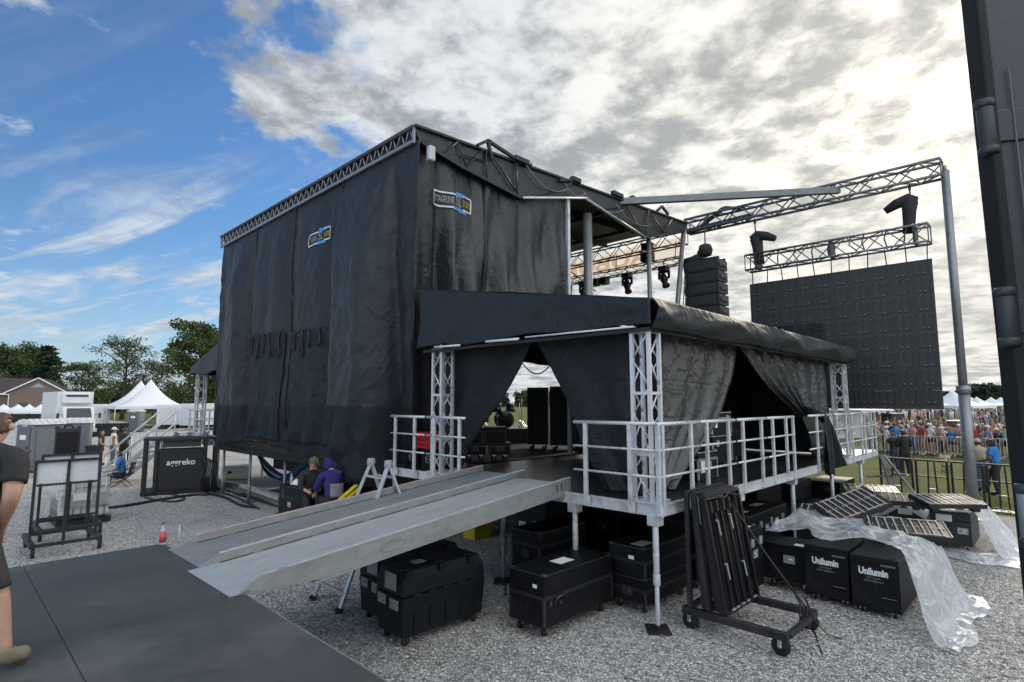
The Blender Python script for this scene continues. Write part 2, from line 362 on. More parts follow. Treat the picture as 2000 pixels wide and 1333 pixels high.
def tree(label, loc, H, crown_r, trunk_h, lm, seed, dens=1.0, lsize=.42, open_=0.0, conifer=False, group='trees behind the yard', name='tree'):
    rr = random.Random(seed); t = thing(name, label, 'tree', loc, rr.uniform(0,6), group); tb = MB(); cb = MB(); R0 = H*.02
    if conifer:
        tb.path([(0,0,0),(0,0,H*.97)], [R0*1.2,.05], 8)
        for k in range(int(26*dens)):
            z = H*(.18+.8*k/(26*dens)); r = crown_r*(1-(z/H-.15)/.88)**.8*rr.uniform(.7,1.15); a = rr.uniform(0,2*PI)
            for q in range(3):
                an = a+q*2.1+rr.uniform(-.4,.4); e = Vector((math.cos(an)*r, math.sin(an)*r, z-.08*r)); tb.tube((0,0,z), e, .05, 4, .02)
                for s_ in (.35,.65,.95): leaves(cb, Vector((0,0,z)).lerp(e, s_), .32*r*(1.2-.4*s_)+.25, int(20*dens), lsize, rr, .4)
    else:
        pts = [Vector((0,0,0))]
        for k in range(1,7): pts.append(Vector((rr.gauss(0,.10)*k*.5, rr.gauss(0,.10)*k*.5, H*.80*k/6)))
        tb.path(pts, [R0*(1.25-.17*k) for k in range(7)], 8)
        nb = 20
        for k in range(nb):
            f = k/(nb-1); z0 = trunk_h+(H*.78-trunk_h)*f; i = min(5, int(z0/(H*.80)*6)); p0 = pts[i].lerp(pts[i+1], z0/(H*.80)*6-i)
            an = k*2.4+rr.uniform(-.5,.5); ex = math.sqrt(max(.05, 1-(f*1.5-.62)**2*.9))*rr.uniform(.7,1.08); L = crown_r*ex
            up = .25+.75*f+rr.uniform(-.1,.2); e = p0+Vector((math.cos(an)*L, math.sin(an)*L, L*up*.75)); e.z = min(e.z, H*.97)
            m = p0.lerp(e, .5)+Vector((rr.gauss(0,.3), rr.gauss(0,.3), .1*L)); tb.path([p0, m, e], [R0*.34, R0*.2, R0*.06], 6)
            for q in range(6):
                s0 = m.lerp(e, rr.uniform(-.3,.9)); s1 = s0+Vector((rr.gauss(0,1), rr.gauss(0,1), rr.uniform(0,1))).normalized()*L*rr.uniform(.28,.5)
                tb.tube(s0, s1, R0*.10, 4, R0*.03)
                if rr.random() > open_: leaves(cb, s1, crown_r*rr.uniform(.17,.30), int(46*dens), lsize, rr)
            leaves(cb, e, crown_r*rr.uniform(.18,.30), int(60*dens), lsize, rr)
    tb.build('trunk', BARK, t); cb.build('crown', lm, t); return t
def gp(px, D, z=0.0): return Vector(((px-1000)/1106.4*D, D, z))
tree('tall slender tree with an open crown behind the white peaked tent', gp(240,95), 15.0, 4.6, 4.6, LEAF1, 11, .75, .30, .12)
tree('low brownish half bare tree between the two tall trees', gp(300,98), 10.4, 4.6, 2.2, LEAF3, 12, .7, .30, .25)
tree('broad dense green tree beside the black stage curtain', gp(392,86), 15.6, 5.4, 2.6, LEAF4, 13, 2.2, .40, .0)
tree('small round tree standing alone left of the tall slender tree', gp(158,100), 10.4, 3.7, 3.6, LEAF1, 14, .9, .30, .1)
tree('dark blue green conifer right behind the brick house', gp(85,104), 14.0, 4.6, 2.0, LEAF2, 15, 1.3, .5, conifer=True, name='conifer')
tree('leafy green tree at the left edge behind the roof of the brick house', gp(18,112), 14.4, 6.2, 3.0, LEAF1, 16, 1.8, .45, .05)
tree('shadowy leafy tree just left of the dark conifer', gp(52,120), 14.6, 5.4, 3.5, LEAF2, 17, 1.7, .45, .1)
def wood(name, D, x0, x1, hfun, lm, seed, n, size):
    rr = random.Random(seed); b = MB()
    for i in range(n):
        px = rr.uniform(x0, x1); d = D+rr.uniform(0, 30); h = hfun(px)*rr.uniform(.75,1.05); c = gp(px, d)
        r = h*rr.uniform(.28,.42)
        for z in (.12,.34,.58,.82): leaves(b, (c.x+rr.gauss(0,.8), c.y, h*z), r*(1.15-.4*z), 46, size, rr, .85)
        b.tube((c.x,c.y,0), (c.x,c.y,h*.7), .25, 5, .1)
    return struct(b.build(name, lm), 'stuff')
wood('wood', 150, -120, 620, lambda x: 7.6+1.6*math.sin(x*.031)+1.2*math.sin(x*.083), LEAF1, 21, 150, 1.0)
wood('wood', 300, 1500, 2300, lambda x: 10.5+1.6*math.sin(x*.05)+(1.2 if x > 1880 else -1.0), LEAF2, 22, 420, 2.2)
wood('wood', 320, 900, 1500, lambda x: 9.0, LEAF2, 23, 80, 1.8)
# ================================================================ the mobile stage
CLOTH = mat('black stage vinyl', (.0098,.0145,.0200), .52, var=.25, vs=1.3, bump=.3, bs=14, spec=.4, crease=(1.9,0.19), sheen=.05)
CLOTH2 = mat('lighter black stage vinyl', (.0122,.0175,.0240), .48, var=.25, vs=1.3, bump=.25, bs=10, spec=.42, crease=(1.2,0.17), sheen=.05)  # slightly lighter tone for the back curtain's corner panels
CLOTHF = mat('crumpled black flap vinyl', (.0095,.0138,.019), .6, var=.3, vs=2.2, bump=.6, bs=7, spec=.36, crease=(3.0,0.31))
CLOTHE = mat('charcoal roof tarpaulin', (.017,.020,.022), .60, var=.3, vs=1.2, bump=.25, bs=8, spec=.32, crease=(1.5,0.25))
SCRIM = mat('black mesh scrim', (.0092,.0134,.0182), .7, var=.3, vs=9, bump=.5, bs=90, spec=.33)
CLOTHW = mat('charcoal tarpaulin', (.0150,.0175,.0195), .40, var=.25, vs=1.6, bump=.25, bs=11, spec=.55, crease=(1.6,0.19), sheen=.05)
DRAPE = mat('black drape cloth', (.0075,.0105,.0145), .58, var=.25, vs=1.5, bump=.3, bs=12, spec=.36, crease=(1.7,0.22), sheen=.05)
DRAPEB = mat('shiny black vinyl drape', (.021,.024,.027), .30, var=.3, vs=1.7, bump=.3, bs=9, spec=.85, crease=(2.2,0.28))
DARKST = mat('dark painted roof steel', (.030,.033,.036), .5, .3, var=.25)
GREYST = mat('grey galvanised post', (.20,.21,.22), .5, .5, var=.15)
DECKM = mat('black stage decking', (.014,.015,.016), .36, var=.45, vs=2.2, bump=.2, bs=60, dirt=(.03,.03,.031,1))
st = thing('mobile_stage', 'big black mobile stage with a sloping truss roof and raised deck', 'stage', S(0,0), T)
MB().box(-.2,12,6.3,16,1.44,1.64).box(1.62,12,5.3,6.3,1.44,1.64).build('deck', mat('matt black stage edge', (.007,.0075,.008), .8, var=.3), st, .01)
b = MB().box(1.4,10.6,6.2,15.4,.75,1.43)
b.build('chassis', mat('chassis steel', (.012,.013,.015), .6, var=.3), st, .02)
for uu in (-.05, 3.0, 11.8):
    for vv in (6.0, 8.6, 11.2, 13.6, 15.8):
        if uu == 3.0 and vv not in (6.0, 15.8): continue
        b = MB().tube((uu,vv,.03),(uu,vv,1.46),.04,10).tube((uu,vv,.03),(uu,vv,.75),.05,10).box(uu-.16,uu+.16,vv-.16,vv+.16,0,.03)
        b.build('leg', GREYST, st)
# roof: thin sloping skin, ribs below it, trussed rim
zt = lambda u: 8.66+.0551*(u+.4)
b = MB(); b.prism([(-.4,zt(-.4)-.07),(11.4,zt(11.4)-.07),(11.4,zt(11.4)),(-.4,zt(-.4))], lambda a, c, t: (a, t, c), 5.1, 16.3)
b.build('roof', mat('roof skin', (.05,.047,.045), .7, var=.3, vs=2), st)
b = MB()
for vv in (6.6, 8.4, 10.2, 12.0, 13.8, 15.4): b.bar((-.2,vv,zt(-.2)-.18),(11.2,vv,zt(11.2)-.18),.06,.2)
for uu in (2.2, 4.6, 7.0, 9.4): b.bar((uu,5.3,zt(uu)-.34),(uu,16,zt(uu)-.34),.08,.12)
b.build('roof_rib', DARKST, st)
b = MB()                                                            # planar edge truss over the back curtain
zb0, zb1 = 8.34, 8.05; z00, z01 = 8.66, 8.40
TV = lambda f: 5.12+11.1*f
zzt = lambda f: 8.66-.05*f; zzb = lambda f: 8.32-.05*f
b.bar((-.36,TV(0),zzt(0)),(-.36,TV(1),zzt(1)),.06,.05); b.bar((-.36,TV(0),zzb(0)),(-.36,TV(1),zzb(1)),.06,.07)
n = 36
for i in range(n+1):
    f = i/n
    if i < n: b.tube((-.36,TV(f),zzb(f)),(-.36,TV(f+.5/n),zzt(f)),.016,6); b.tube((-.36,TV(f+.5/n),zzt(f)),(-.36,TV(f+1/n),zzb(f)),.016,6)
for f in (0, 1): b.bar((-.36,TV(f),zzb(f)-.04),(-.36,TV(f),zzt(f)+.02),.05,.05)
b.build('edge_truss', mat('greyed truss aluminium', (.27,.29,.32), .45, .5, var=.12), st)
b = MB().box(-.3,-.27,5.15,16.2,8.33,8.62); b.build('truss_backing', CLOTH, st)
poly = [(-.38,8.64),(11.4,9.28),(11.4,9.02),(10.0,8.62),(8.42,8.14),(6.9,8.36),(5.35,8.60),(4.5,8.42),(2.75,7.94),(.9,8.14),(-.2,8.33)]
def fasc(bm_, v0, v1): bm_.prism(poly[::-1], lambda a, c, t: (a, t, c), v0, v1)
b = MB(); fasc(b, 5.10, 5.13); b.build('side_tarp', CLOTHW, st)
b = MB(); fasc(b, 16.25, 16.28); b.build('side_tarp', CLOTHW, st)
b = MB()                                                            # steel outlines and lacing on the side of the roof
P = lambda u, z, d=.0: (u, 5.05-d, z)
for a, c in (((-.2,8.32),(.9,8.13)),((.9,8.13),(2.75,7.93)),((2.75,7.93),(3.9,8.42)),((3.9,8.42),(4.75,8.86)),((8.42,8.13),(11.3,9.03))): b.bar(P(*a),P(*c),.06,.07)
b.bar(P(-.38,8.64),P(11.4,9.28),.05,.05)
for a, c in (((.3,8.24),(.75,8.66)),((.75,8.66),(1.0,8.16)),((1.0,8.16),(1.5,8.72)),((.9,8.42),(1.6,8.5)),((1.6,8.75),(1.62,8.06)),((1.75,8.72),(2.7,7.96)),((2.6,8.8),(2.62,8.0)),((3.9,8.42),(2.75,7.95)),((6.2,8.5),(7.4,8.9)),((7.4,8.9),(8.42,8.15)),((8.42,8.15),(8.7,9.1)),((8.7,9.1),(9.6,8.55)),((9.6,8.55),(10.2,9.15))): b.tube(P(*a,.01),P(*c,.01),.022,6)
b.build('side_frame', DARKST, st)
b = MB().tube((2.8,5.0,7.93),(5.35,5.0,8.60),.03,8); b.build('strut', WHITE, st)
b = MB().tube((5.35,5.02,8.58),(8.42,5.02,8.14),.04,8); b.build('strut', ALUD, st)
for gear in ((((1.3,8.76),(1.62,8.98)),((1.62,8.98),(2.5,8.84)),((1.62,8.98),(1.75,8.55)),((2.5,8.84),(3.1,8.85))),(((4.2,8.78),(5.0,9.02)),),(((7.4,9.1),(7.7,9.28)),((7.7,9.28),(8.3,9.2))),(((9.2,9.2),(9.5,9.42)),((9.5,9.42),(9.9,9.25)))):
    b = MB()                                                        # folding gear standing up from the roof edge
    for a, c in gear: b.bar(P(*a,.04),P(*c,.04),.07,.07)
    b.build('hinge_gear', DARKST, st)
for u_, z_, l_ in ((2.75,8.86,.5),(4.9,8.99,.35),(6.9,9.12,.5),(8.0,9.2,.3)): MB().cbox(P(u_,z_,.03),(l_,.14,.12)).build('roof_fitting', DARKST, st, .01)
b = MB()                                                            # cables strung along the roof side
for (ua, za, ub, zb_, sag) in ((2.9,8.8,4.5,8.62,.3),(4.4,8.75,5.3,8.72,.2),(5.2,8.75,7.2,8.72,.28),(6.8,8.78,8.6,8.55,.2)):
    b.path([(ua+(ub-ua)*k/10, 5.0, za+(zb_-za)*k/10-sag*4*(k/10)*(1-k/10)) for k in range(11)], .018, 6)
b.build('cable', mat('grey cable sleeve', (.16,.17,.18), .6), st)
for (uu, vv, r, z1) in ((5.85,5.35,.13,8.35),(9.0,5.25,.075,8.5),(5.85,16,.13,8.35),(9.0,16.1,.075,8.5)):
    MB().tube((uu,vv,1.6),(uu,vv,z1),r,14).tube((uu,vv,1.6),(uu,vv,4.6),r*1.25,14).build('column', GREYST, st)
MB().tube((9.45,5.1,1.62),(11.15,5.1,9.0),.085,14).build('raking_column', GREYST, st)
MB().tube((9.9,5.0,1.62),(10.9,5.0,7.2),.02,8).build('raking_column', GREYST, st)
MB().box(4.70,4.80,5.14,5.24,1.64,8.45).build('column', ALU, st, .008)
b = MB()
for a, c in (((5.0,5.4,8.2),(6.4,7.4,6.2)),((5.0,7.4,8.2),(6.4,5.5,6.2)),((5.1,5.4,6.2),(5.9,7.2,8.2))): b.tube(a,c,.018,6)
b.build('brace_wire', DARKST, st)
MB().truss((11.45,5.2,8.85),(11.45,16.2,8.85),.34,.5,22,.03,.016).build('front_truss', DARKST, st)
# outrigger that carries the screen and its far support
TRG = mat('grey truss tube', (.15,.16,.165), .45, .4, var=.2)
MB().truss((12.0,5.4,9.36),(12.0,-2.1,9.36),.42,.46,15,.045,.022).build('outrigger_truss', TRG, st)
b = MB().bar((12.0,5.2,9.1),(12.0,4.0,9.75),.14,.1).bar((12.0,4.0,9.75),(12.0,3.3,9.55),.12,.1); b.bar((12.0,5.4,9.2),(12.0,3.0,9.25),.3,.1)
b.build('outrigger_hinge', DARKST, st)
MB().bar((7.2,5.2,9.02),(11.95,.4,9.40),.16,.20).build('stay_beam', TRG, st, .01)
b = MB().tube((12.08,-2.15,3.2),(12.08,-2.15,9.3),.10,16).tube((12.08,-2.15,.5),(12.08,-2.15,3.3),.128,16).tube((12.08,-2.15,3.22),(12.08,-2.15,3.42),.16,16).tube((12.08,-2.15,.02),(12.08,-2.15,.55),.06,12).box(11.8,12.36,-2.43,-1.87,0,.03).tube((12.08,-2.15,9.3),(12.08,-2.15,9.44),.05,10)
b.build('support_post', mat('galvanised tube', (.24,.25,.26), .45, .6, var=.12, vs=5), st)

# ---------------------------------------------------------------- back curtain
SEAM = [5.0, 5.9, 8.0, 10.6, 13.2, 14.9, 16.3]; OFF = [.00, .26, .02, .10, .24, .02]; BIL = [.06,.16,.20,.18,.22,.06]
def cu(v, z):
    h = (8.36-z)/6.5; i = 0
    while i < 5 and v > SEAM[i+1]: i += 1
    a, c = SEAM[i], SEAM[i+1]; t = (v-a)/(c-a); e = min(1, min(v-a, c-v)/.10)
    off = OFF[i]; off = off if e >= 1 else .10*(1-e)*.6+off*e
    d = off*min(1, h*3+.15)+BIL[i]*math.sin(PI*t)*math.sin(PI*min(1, h*.9+.05))*.8
    d += .055*h**.5*math.sin(v*5.1+2.1*fb(v*.5, z*.12))*(.35+.65*abs(math.sin(v*1.3)))
    d += .05*fb(v*1.1+z*.33, z*.33-v*.2, 3)+.030*fb(v*1.6+z*.9, z*1.3-v*.7, 5)+.012*fb(v*5, z*3, 9)
    d *= .12+.88*sstep(.0,.10,h)
    lowk = sstep(3.2, 2.0, z); d += lowk*(.13*abs(fb(v*1.3, z*.8, 11))+.06*math.sin(v*7+z*3))
    return -.30-max(-.02, d)+.80*max(0,min(1,h))**1.4*sstep(6.9,5.6,v)
def cv(v, z): return v+(.035*(8.3-z)*-1 if v > 14.9 else 0)*((v-14.9)/1.4)+1.05*max(0,min(1,(8.36-z)/6.5))**1.4*sstep(6.7,5.0,v)
zbot = lambda v: 1.80-.22*sstep(7.4,6.6,v)+.10*fb(v*.9, 3)+.12*math.sin((v-5)*1.1)-(.35 if 5.9 < v < 7.6 else 0)*math.sin(PI*max(0, min(1, (v-5.9)/1.7)))
cur = thing('back_curtain', 'tall black vinyl back wall curtain with two lower door flaps', 'curtain', S(0,0), T)
NV, NZ = 300, 130; VM0, VM1 = 5.0, 16.1
def cpt(s, t):
    v = VM0+(VM1-VM0)*s; z0 = zbot(v); z = 8.34+(z0-8.34)*t; return (cu(v, z), cv(v, z), z)
b = MB(); b.grid(cpt, NV, NZ)
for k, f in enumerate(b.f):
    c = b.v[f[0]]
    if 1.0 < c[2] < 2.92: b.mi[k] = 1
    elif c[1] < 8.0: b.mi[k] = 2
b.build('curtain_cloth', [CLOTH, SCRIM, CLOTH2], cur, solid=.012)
for v0, v1, zt_ in ((8.12,10.48,4.78),(10.74,13.06,4.86)):
    b = MB(); b.grid(lambda s, t: (lambda v, z: (cu(v, z)-.035-.02*abs(fb(v*3, z*2, 5)), cv(v, z), z))(v0+(v1-v0)*s, zt_+.05*math.sin(v0+(v1-v0)*s*9)*.5-(zt_-2.0)*t), 70, 80)
    for k, f in enumerate(b.f):
        if b.v[f[0]][2] < 2.9: b.mi[k] = 1
    o = b.build('door_flap', [CLOTHF, SCRIM], cur, solid=.012)
    for k in range(6):
        v = v0+(v1-v0)*(.06+.17*k); ln = rnd.uniform(.45,.95)
        MB().path([(cu(v+.02*q, zt_-ln*q/5)-.075, cv(v, 4)+.02*math.sin(q+k), zt_+.04-ln*q/5) for q in range(6)], .022, 6).build('strap', BLACK, o)
for v in SEAM[2:5]:
    MB().path([(cu(v, z)-.02, cv(v,z), z) for z in [8.3-.3*k for k in range(21)]], .014, 5).build('seam_rope', BLACK, cur)
def drape_to(o, fn):
    for vt in o.data.vertices: vt.co = fn(vt.co)
YEL = mat('yellow ink', (.85,.66,.12), .6); BLUI = mat('blue ink', (.06,.28,.62), .6)
LOGOW = mat('printed white ink', (.62,.64,.65), .65, var=.08)
def logo(parent, o, x, y, w, h, fn):
    o = Vector(o); x = Vector(x); y = Vector(y)
    def at(a, c): return o+x*(a*w)+y*(c*h)
    def strip(bm_, a0, c0, a1, c1, th):
        n = 10; d = Vector((a1-a0, c1-c0)); p = Vector((-d.y*h, d.x*w)).normalized()*th
        for k in range(n):
            q = [(a0+(a1-a0)*(k+e)/n, c0+(c1-c0)*(k+e)/n) for e in (0,1)]
            P4 = [at(*q[0])+x*p.x+y*p.y, at(*q[0])-x*p.x-y*p.y, at(*q[1])-x*p.x-y*p.y, at(*q[1])+x*p.x+y*p.y]; bm_.add([fn(k_) for k_ in P4], [(0,1,2,3)])
    tw = .018
    for es in ((((.0,.30),(-.5,.30)),((-.5,.30),(-.5,-.40)),((-.5,-.40),(-.02,-.40))), (((.24,.40),(.5,.40)),((.5,.40),(.5,-.32)),((.5,-.32),(.24,-.32)))):
        bo = MB()
        for e in es: strip(bo, *e[0], *e[1], tw)
        bo.build('logo_border', LOGOW, parent)
    for es in ((((.0,.40),(.36,.42)),((.04,.36),(.26,.36))), (((-.06,-.42),(.34,-.44)),((.0,-.38),(.26,-.38)))):
        bb = MB()
        for e in es: strip(bb, *e[0], *e[1], .032)
        bb.build('logo_flash', BLUI, parent)
    for s_, sz, m, c, wd in (('STAGELINE', .46*h, LOGOW, (-.252,-.05), .38*w), ('S', .75*h, LOGOW, (.045,.0), .10*w), ('L', .75*h, LOGOW, (.15,.0), .07*w), ('320', .42*h, YEL, (.345,.02), .25*w)):
        t = text('logo_lettering', s_, sz, m, parent, frameM(at(*c), x, y), .001, wd, .0); drape_to(t, fn)
logo(cur, (-.3, 8.98, 7.10), (0,-1,0), (0,0,1), 1.06, .42, lambda p: Vector((cu(p.y, p.z)-.028, cv(p.y,p.z), p.z)))

# ---------------------------------------------------------------- side curtain
stop = lambda u: (8.36-.09*(u+.2)) if u < 2.75 else 7.95+.36*(u-2.75)
def sv(u, z):
    h = max(0, (8.3-z)/3.6); k = min(1, h*1.2+.08)
    d = .15*k*math.sin(u*7.2+1.4*math.sin(z*.5)+2*fb(u*.6, z*.15, 2))+.075*k*math.sin(u*12.5+z*.35)+.04*fb(u*2.2+z*.5, z*.6, 6)
    if u > 1.7: d += .11*k*math.sin((u-1.7)*2.1)*math.sin((u*.9+(8.3-z)*.75)*2.6)+.05*math.sin((z-5.2-(u-2.3)*.95)*3.2)*k*1.4
    if u < .25: d = d*.45-.0
    d += .10*math.exp(-((u-1.72)/.07)**2)
    return 5.22+d*.9
sc = thing('side_curtain', 'black curtain in deep folds closing the end wall under the roof', 'curtain', S(0,0), T)
def spt(s, t):
    u = -.30+5.0*s; z1 = stop(u)-.02; z0 = 1.9 if u < .42 else 4.75; z = z1+(z0-z1)*t; h = max(0,min(1,(8.36-z)/6.5))**1.4; k = sstep(.9,.3,u) if z < 4.7 or True else 0; return (u+.70*h*k, sv(u, z)+.95*h*k, z)
b = MB(); b.grid(spt, 220, 110); b.build('curtain_cloth', CLOTHW, sc, solid=.012)
b = MB(); b.path([(1.72, sv(1.72, z)-.05, z) for z in [8.1-.25*k for k in range(13)]], .022, 6); b.lathe([(.05,-.05),(.06,0),(.05,.05)], (1.72,sv(1.72,8.1)-.08,8.05), 10); b.build('seam_rope', BLACK, sc)
logo(sc, (.80, 5.2, 7.37), (.995,0,-.0), (0,0,1), 1.08, .44, lambda p: Vector((p.x, sv(p.x, p.z)-.022, p.z)))
fc = thing('side_curtain', 'black curtain closing the far end wall behind the left wing tent', 'curtain', S(0,0), T)
b = MB(); b.grid(lambda s, t: (-.3+5*s, 16.15+.08*math.sin(s*34+t), 8.3-6.4*t), 90, 40); b.build('curtain_cloth', CLOTHW, fc, solid=.012)
# ---------------------------------------------------------------- things hanging from the roof
w = thing('work_light', 'small pale grey floodlight hung at the roof corner', 'light', S(-.02,4.98,8.28), T)
MB().cbox((0,0,-.16),(.16,.13,.32)).build('housing', mat('pale grey plastic', (.5,.52,.53), .5), w, .03); MB().tube((0,0,0),(0,.04,.16),.015,6).build('bracket', DARKST, w)
ban = thing('banner', 'salmon pink translucent banner seen from behind on the front truss', 'banner', S(0,0), T)
bm_ = bpy.data.materials.new('salmon banner fabric'); bm_.use_nodes = True; t_ = NT(bm_.node_tree); pb = t_.n['Principled BSDF']
pb.inputs['Base Color'].default_value = (.70,.50,.42,1); pb.inputs['Roughness'].default_value = .8
tr_ = t_.new('ShaderNodeBsdfTranslucent'); ms_ = t_.new('ShaderNodeMixShader'); ms_.inputs[0].default_value = .85
c_ = t_.ramp(t_.noise(t_.new('ShaderNodeTexCoord').outputs['Object'], .9, 5, .6), [(.35,(.93,.84,.79)),(.65,(.86,.76,.71))]); t_.l.new(c_, tr_.inputs[0]); t_.l.new(c_, pb.inputs['Base Color'])
t_.l.new(pb.outputs[0], ms_.inputs[1]); t_.l.new(tr_.outputs[0], ms_.inputs[2]); t_.l.new(ms_.outputs[0], t_.n['Material Output'].inputs[0])
b = MB(); b.grid(lambda s, t: (11.72+.02*math.sin(s*30), 5.45+10.4*s, 8.98-.86*t+.02*math.sin(s*22)*t), 60, 6); b.build('banner_cloth', bm_, ban)
letb = bm_.copy(); letb.name = 'pale banner lettering'; [setattr(e_, 'color', (.95,.88,.82,1)) for n_ in letb.node_tree.nodes if n_.type == 'VALTORGB' for e_ in n_.color_ramp.elements]
text('banner_lettering', 'AUBURN', .74, letb, ban, frameM((11.72,9.35,8.52), (0,1,0), (0,0,1)), .004, 5.2, .02)
text('banner_lettering', 'RODEO', .74, letb, ban, frameM((11.72,13.9,8.52), (0,1,0), (0,0,1)), .004, 3.2, .02)
lt = thing('lighting_truss', 'dark lighting truss hung below the salmon banner', 'truss', S(0,0), T)
MB().truss((11.2,5.3,7.95),(11.2,15.8,7.95),.26,.26,26,.022,.012).build('truss_frame', DARKST, lt)
b = MB()
for v in (5.5, 8.0, 12.0, 15.5): MB().tube((11.2,v,8.05),(11.3,v,8.7),.015,6).build('sling', DARKST, lt)
def moving_light(loc, tilt, label):
    t = thing('stage_light', label, 'stage light', loc, T, 'moving lights on the lighting truss')
    MB().cbox((0,0,-.10),(.34,.30,.18)).tube((0,0,0),(0,0,.12),.025,8).build('base', BLACK, t, .03)
    MB().bar((0,-.19,-.18),(0,-.19,-.46),.10,.04,(1,0,0)).bar((0,.19,-.18),(0,.19,-.46),.10,.04,(1,0,0)).bar((0,-.2,-.2),(0,.2,-.2),.10,.05,(1,0,0)).build('yoke', BLACK, t, .01)
    M = Matrix.Rotation(tilt, 3, 'X')@Matrix.Rotation(R(20), 3, 'Y')
    MB().lathe([(.09,.20),(.14,.14),(.15,-.04),(.12,-.10),(.12,-.26),(.14,-.34)], (0,0,-.46), 14, M).build('head', BLACK, t)
    return t
moving_light(S(11.2,5.95,7.85), R(-25), 'moving light closest to the raking column, tilted away')
moving_light(S(11.2,7.5,7.85), R(-22), 'moving light hung midway between two roof columns')
moving_light(S(11.2,9.55,7.85), R(4), 'moving light half hidden behind the thick roof column')
moving_light(S(11.2,10.4,7.85), R(0), 'moving light seen through the gap beside the curtain edge')
wl = thing('followspot', 'black blinder light box on top of the lighting truss', 'light', S(11.2,6.6,8.08), T)
MB().cbox((0,0,.22),(.35,.42,.34)).build('housing', BLACK, wl, .02); MB().tube((0,0,.3),(0,0,.85),.03,8).cbox((0,0,.62),(.3,.36,.26)).build('bracket', BLACK, wl, .02)
for v in (8.55, 9.0):
    o = tag(MB().cbox((0,0,-.16),(.3,.34,.26)).tube((0,0,-.05),(0,0,.05),.02,6).build('stage_light', BLACK, None, .02, loc=S(11.2,v,7.86), rz=T), 'square wash light hung %s on the dark truss' % ('beside the moving light with its head down' if v < 8.8 else 'next to the thick roof column'), 'stage light', 'wash lights on the lighting truss')
# screen, its truss and hoists
SCU = 11.95
scr = thing('video_screen', 'big dark video wall seen from the back, hung below its truss', 'screen', S(SCU,0), T)
sd_ = mat('screen back dark grey', (.030,.031,.032), .5, var=.3, vs=3); dotm = mat('pale sky dot and connector', (.28,.28,.28), .5)
PV0, PV1, PZ0, PZ1, NPX, NPZ = -1.72, 3.22, 2.80, 6.85, 10, 8; pw = (PV1-PV0)/NPX; ph = (PZ1-PZ0)/NPZ
b = MB(); b.box(0,.07,.0015,pw-.0015,.0015,ph-.0015)
for a in (.12,.5,.86): b.box(-.025,0,pw*a-.015,pw*a+.015,.02,ph-.02)
b.box(-.03,0,pw*.28,pw*.72,ph*.30,ph*.42); b.m = 1
for k in range(9): b.cbox((-.012,pw*(.08+.105*k),ph*(.06+.05*((k*7)%3))),(.02,.018,.014)) if k not in (2,7) else None  # dots of sky light through small gaps, put in as pale boxes
b.cbox((-.04,pw*.36,ph*.36),(.02,.03,.02)); b.cbox((-.035,pw*.64,ph*.36),(.02,.025,.015))
p0 = b.build('led_panel', [sd_, dotm], scr, .0, loc=(0,PV0,PZ0))
for i in range(NPX):
    for j in range(NPZ):
        if i or j:
            q = p0.copy(); COL.objects.link(q); q.parent = scr; q.location = (0,PV0+pw*i,PZ0+ph*j)
b = MB().box(0,.1,PV0,PV1,PZ1,PZ1+.05); b.build('hanging_bar', DARKST, scr)
for k in range(11):
    v = PV0+.1+(PV1-PV0-.2)*k/10; MB().tube((0.02,v,PZ1+.04),(0.0,v+rnd.uniform(-.04,.04),7.36),.016,6).build('sling', BLACK, scr)
stt = thing('screen_truss', 'dark square truss carrying the video wall', 'truss', S(SCU,0), T)
MB().truss((0,3.25,7.60),(0,-1.72,7.60),.46,.5,10,.034,.018).build('truss_frame', TRG, stt)
b = MB()
for k in range(9):
    v = -1.3+.5*k+rnd.uniform(-.1,.1); b.path([(-.2,v,7.85),(-.26,v+.05,7.6),(-.15,v+rnd.uniform(-.2,.2),7.36)], .02, 5)
b.path([(-.1,3.2-.5*k,7.88+.03*math.sin(k*2.1)) for k in range(10)], .02, 5)
b.build('cable', BLACK, stt)
for v in (2.9,.7,-1.4): MB().cbox((0,v,7.6),(.5,.06,.52)).build('truss_joint', DARKST, stt)
BAG = mat('black canvas', (.02,.021,.023), .8, var=.3)
def hoist(v, zt_, zb_, side, label):
    t = thing('chain_hoist', label, 'hoist', S(SCU, v), T, 'chain hoists on the outrigger')
    MB().tube((0,0,zt_),(0,0,9.1),.022,6).cbox((0,0,9.0),(.06,.06,.14)).build('chain', DSTEEL, t)
    z = zt_
    MB().path([(0,0,z),(0,.02*side,z-.15),(0,.05*side,z-.4),(0,.07*side,z-.75),(0,.08*side,z-1.0)], [.13,.2,.17,.15,.17], 10).build('motor_body', BAG, t)
    MB().path([(0,-.15*side,z-.12),(0,.05*side,z-.04),(0,.35*side,z-.12),(0,.62*side,z-.26)], [.1,.17,.15,.1], 10).build('chain_bag', BAG, t)
    MB().tube((0,.08*side,z-.9),(0,.08*side,zb_),.05,8).build('hook', DSTEEL, t)
    return t
hoist(2.95, 8.55, 7.8, -1, 'chain hoist with its bag pointing right, at the screen truss end near the speakers')
hoist(-1.35, 8.72, 7.8, 1, 'larger chain hoist with its bag pointing left, beside the far support post')
t = thing('chain_hoist', 'chain hoist with a round bag and arm above the speaker column', 'hoist', S(11.6,4.55), T, 'chain hoists on the outrigger')
MB().tube((0,0,8.4),(0,0,9.15),.022,6).tube((0,-.02,7.7),(0,0,8.1),.02,6).build('chain', DSTEEL, t)
MB().lathe([(.05,-.24),(.2,-.18),(.25,0),(.2,.18),(.06,.24)], (0,0,8.25), 14).build('chain_bag', BAG, t)
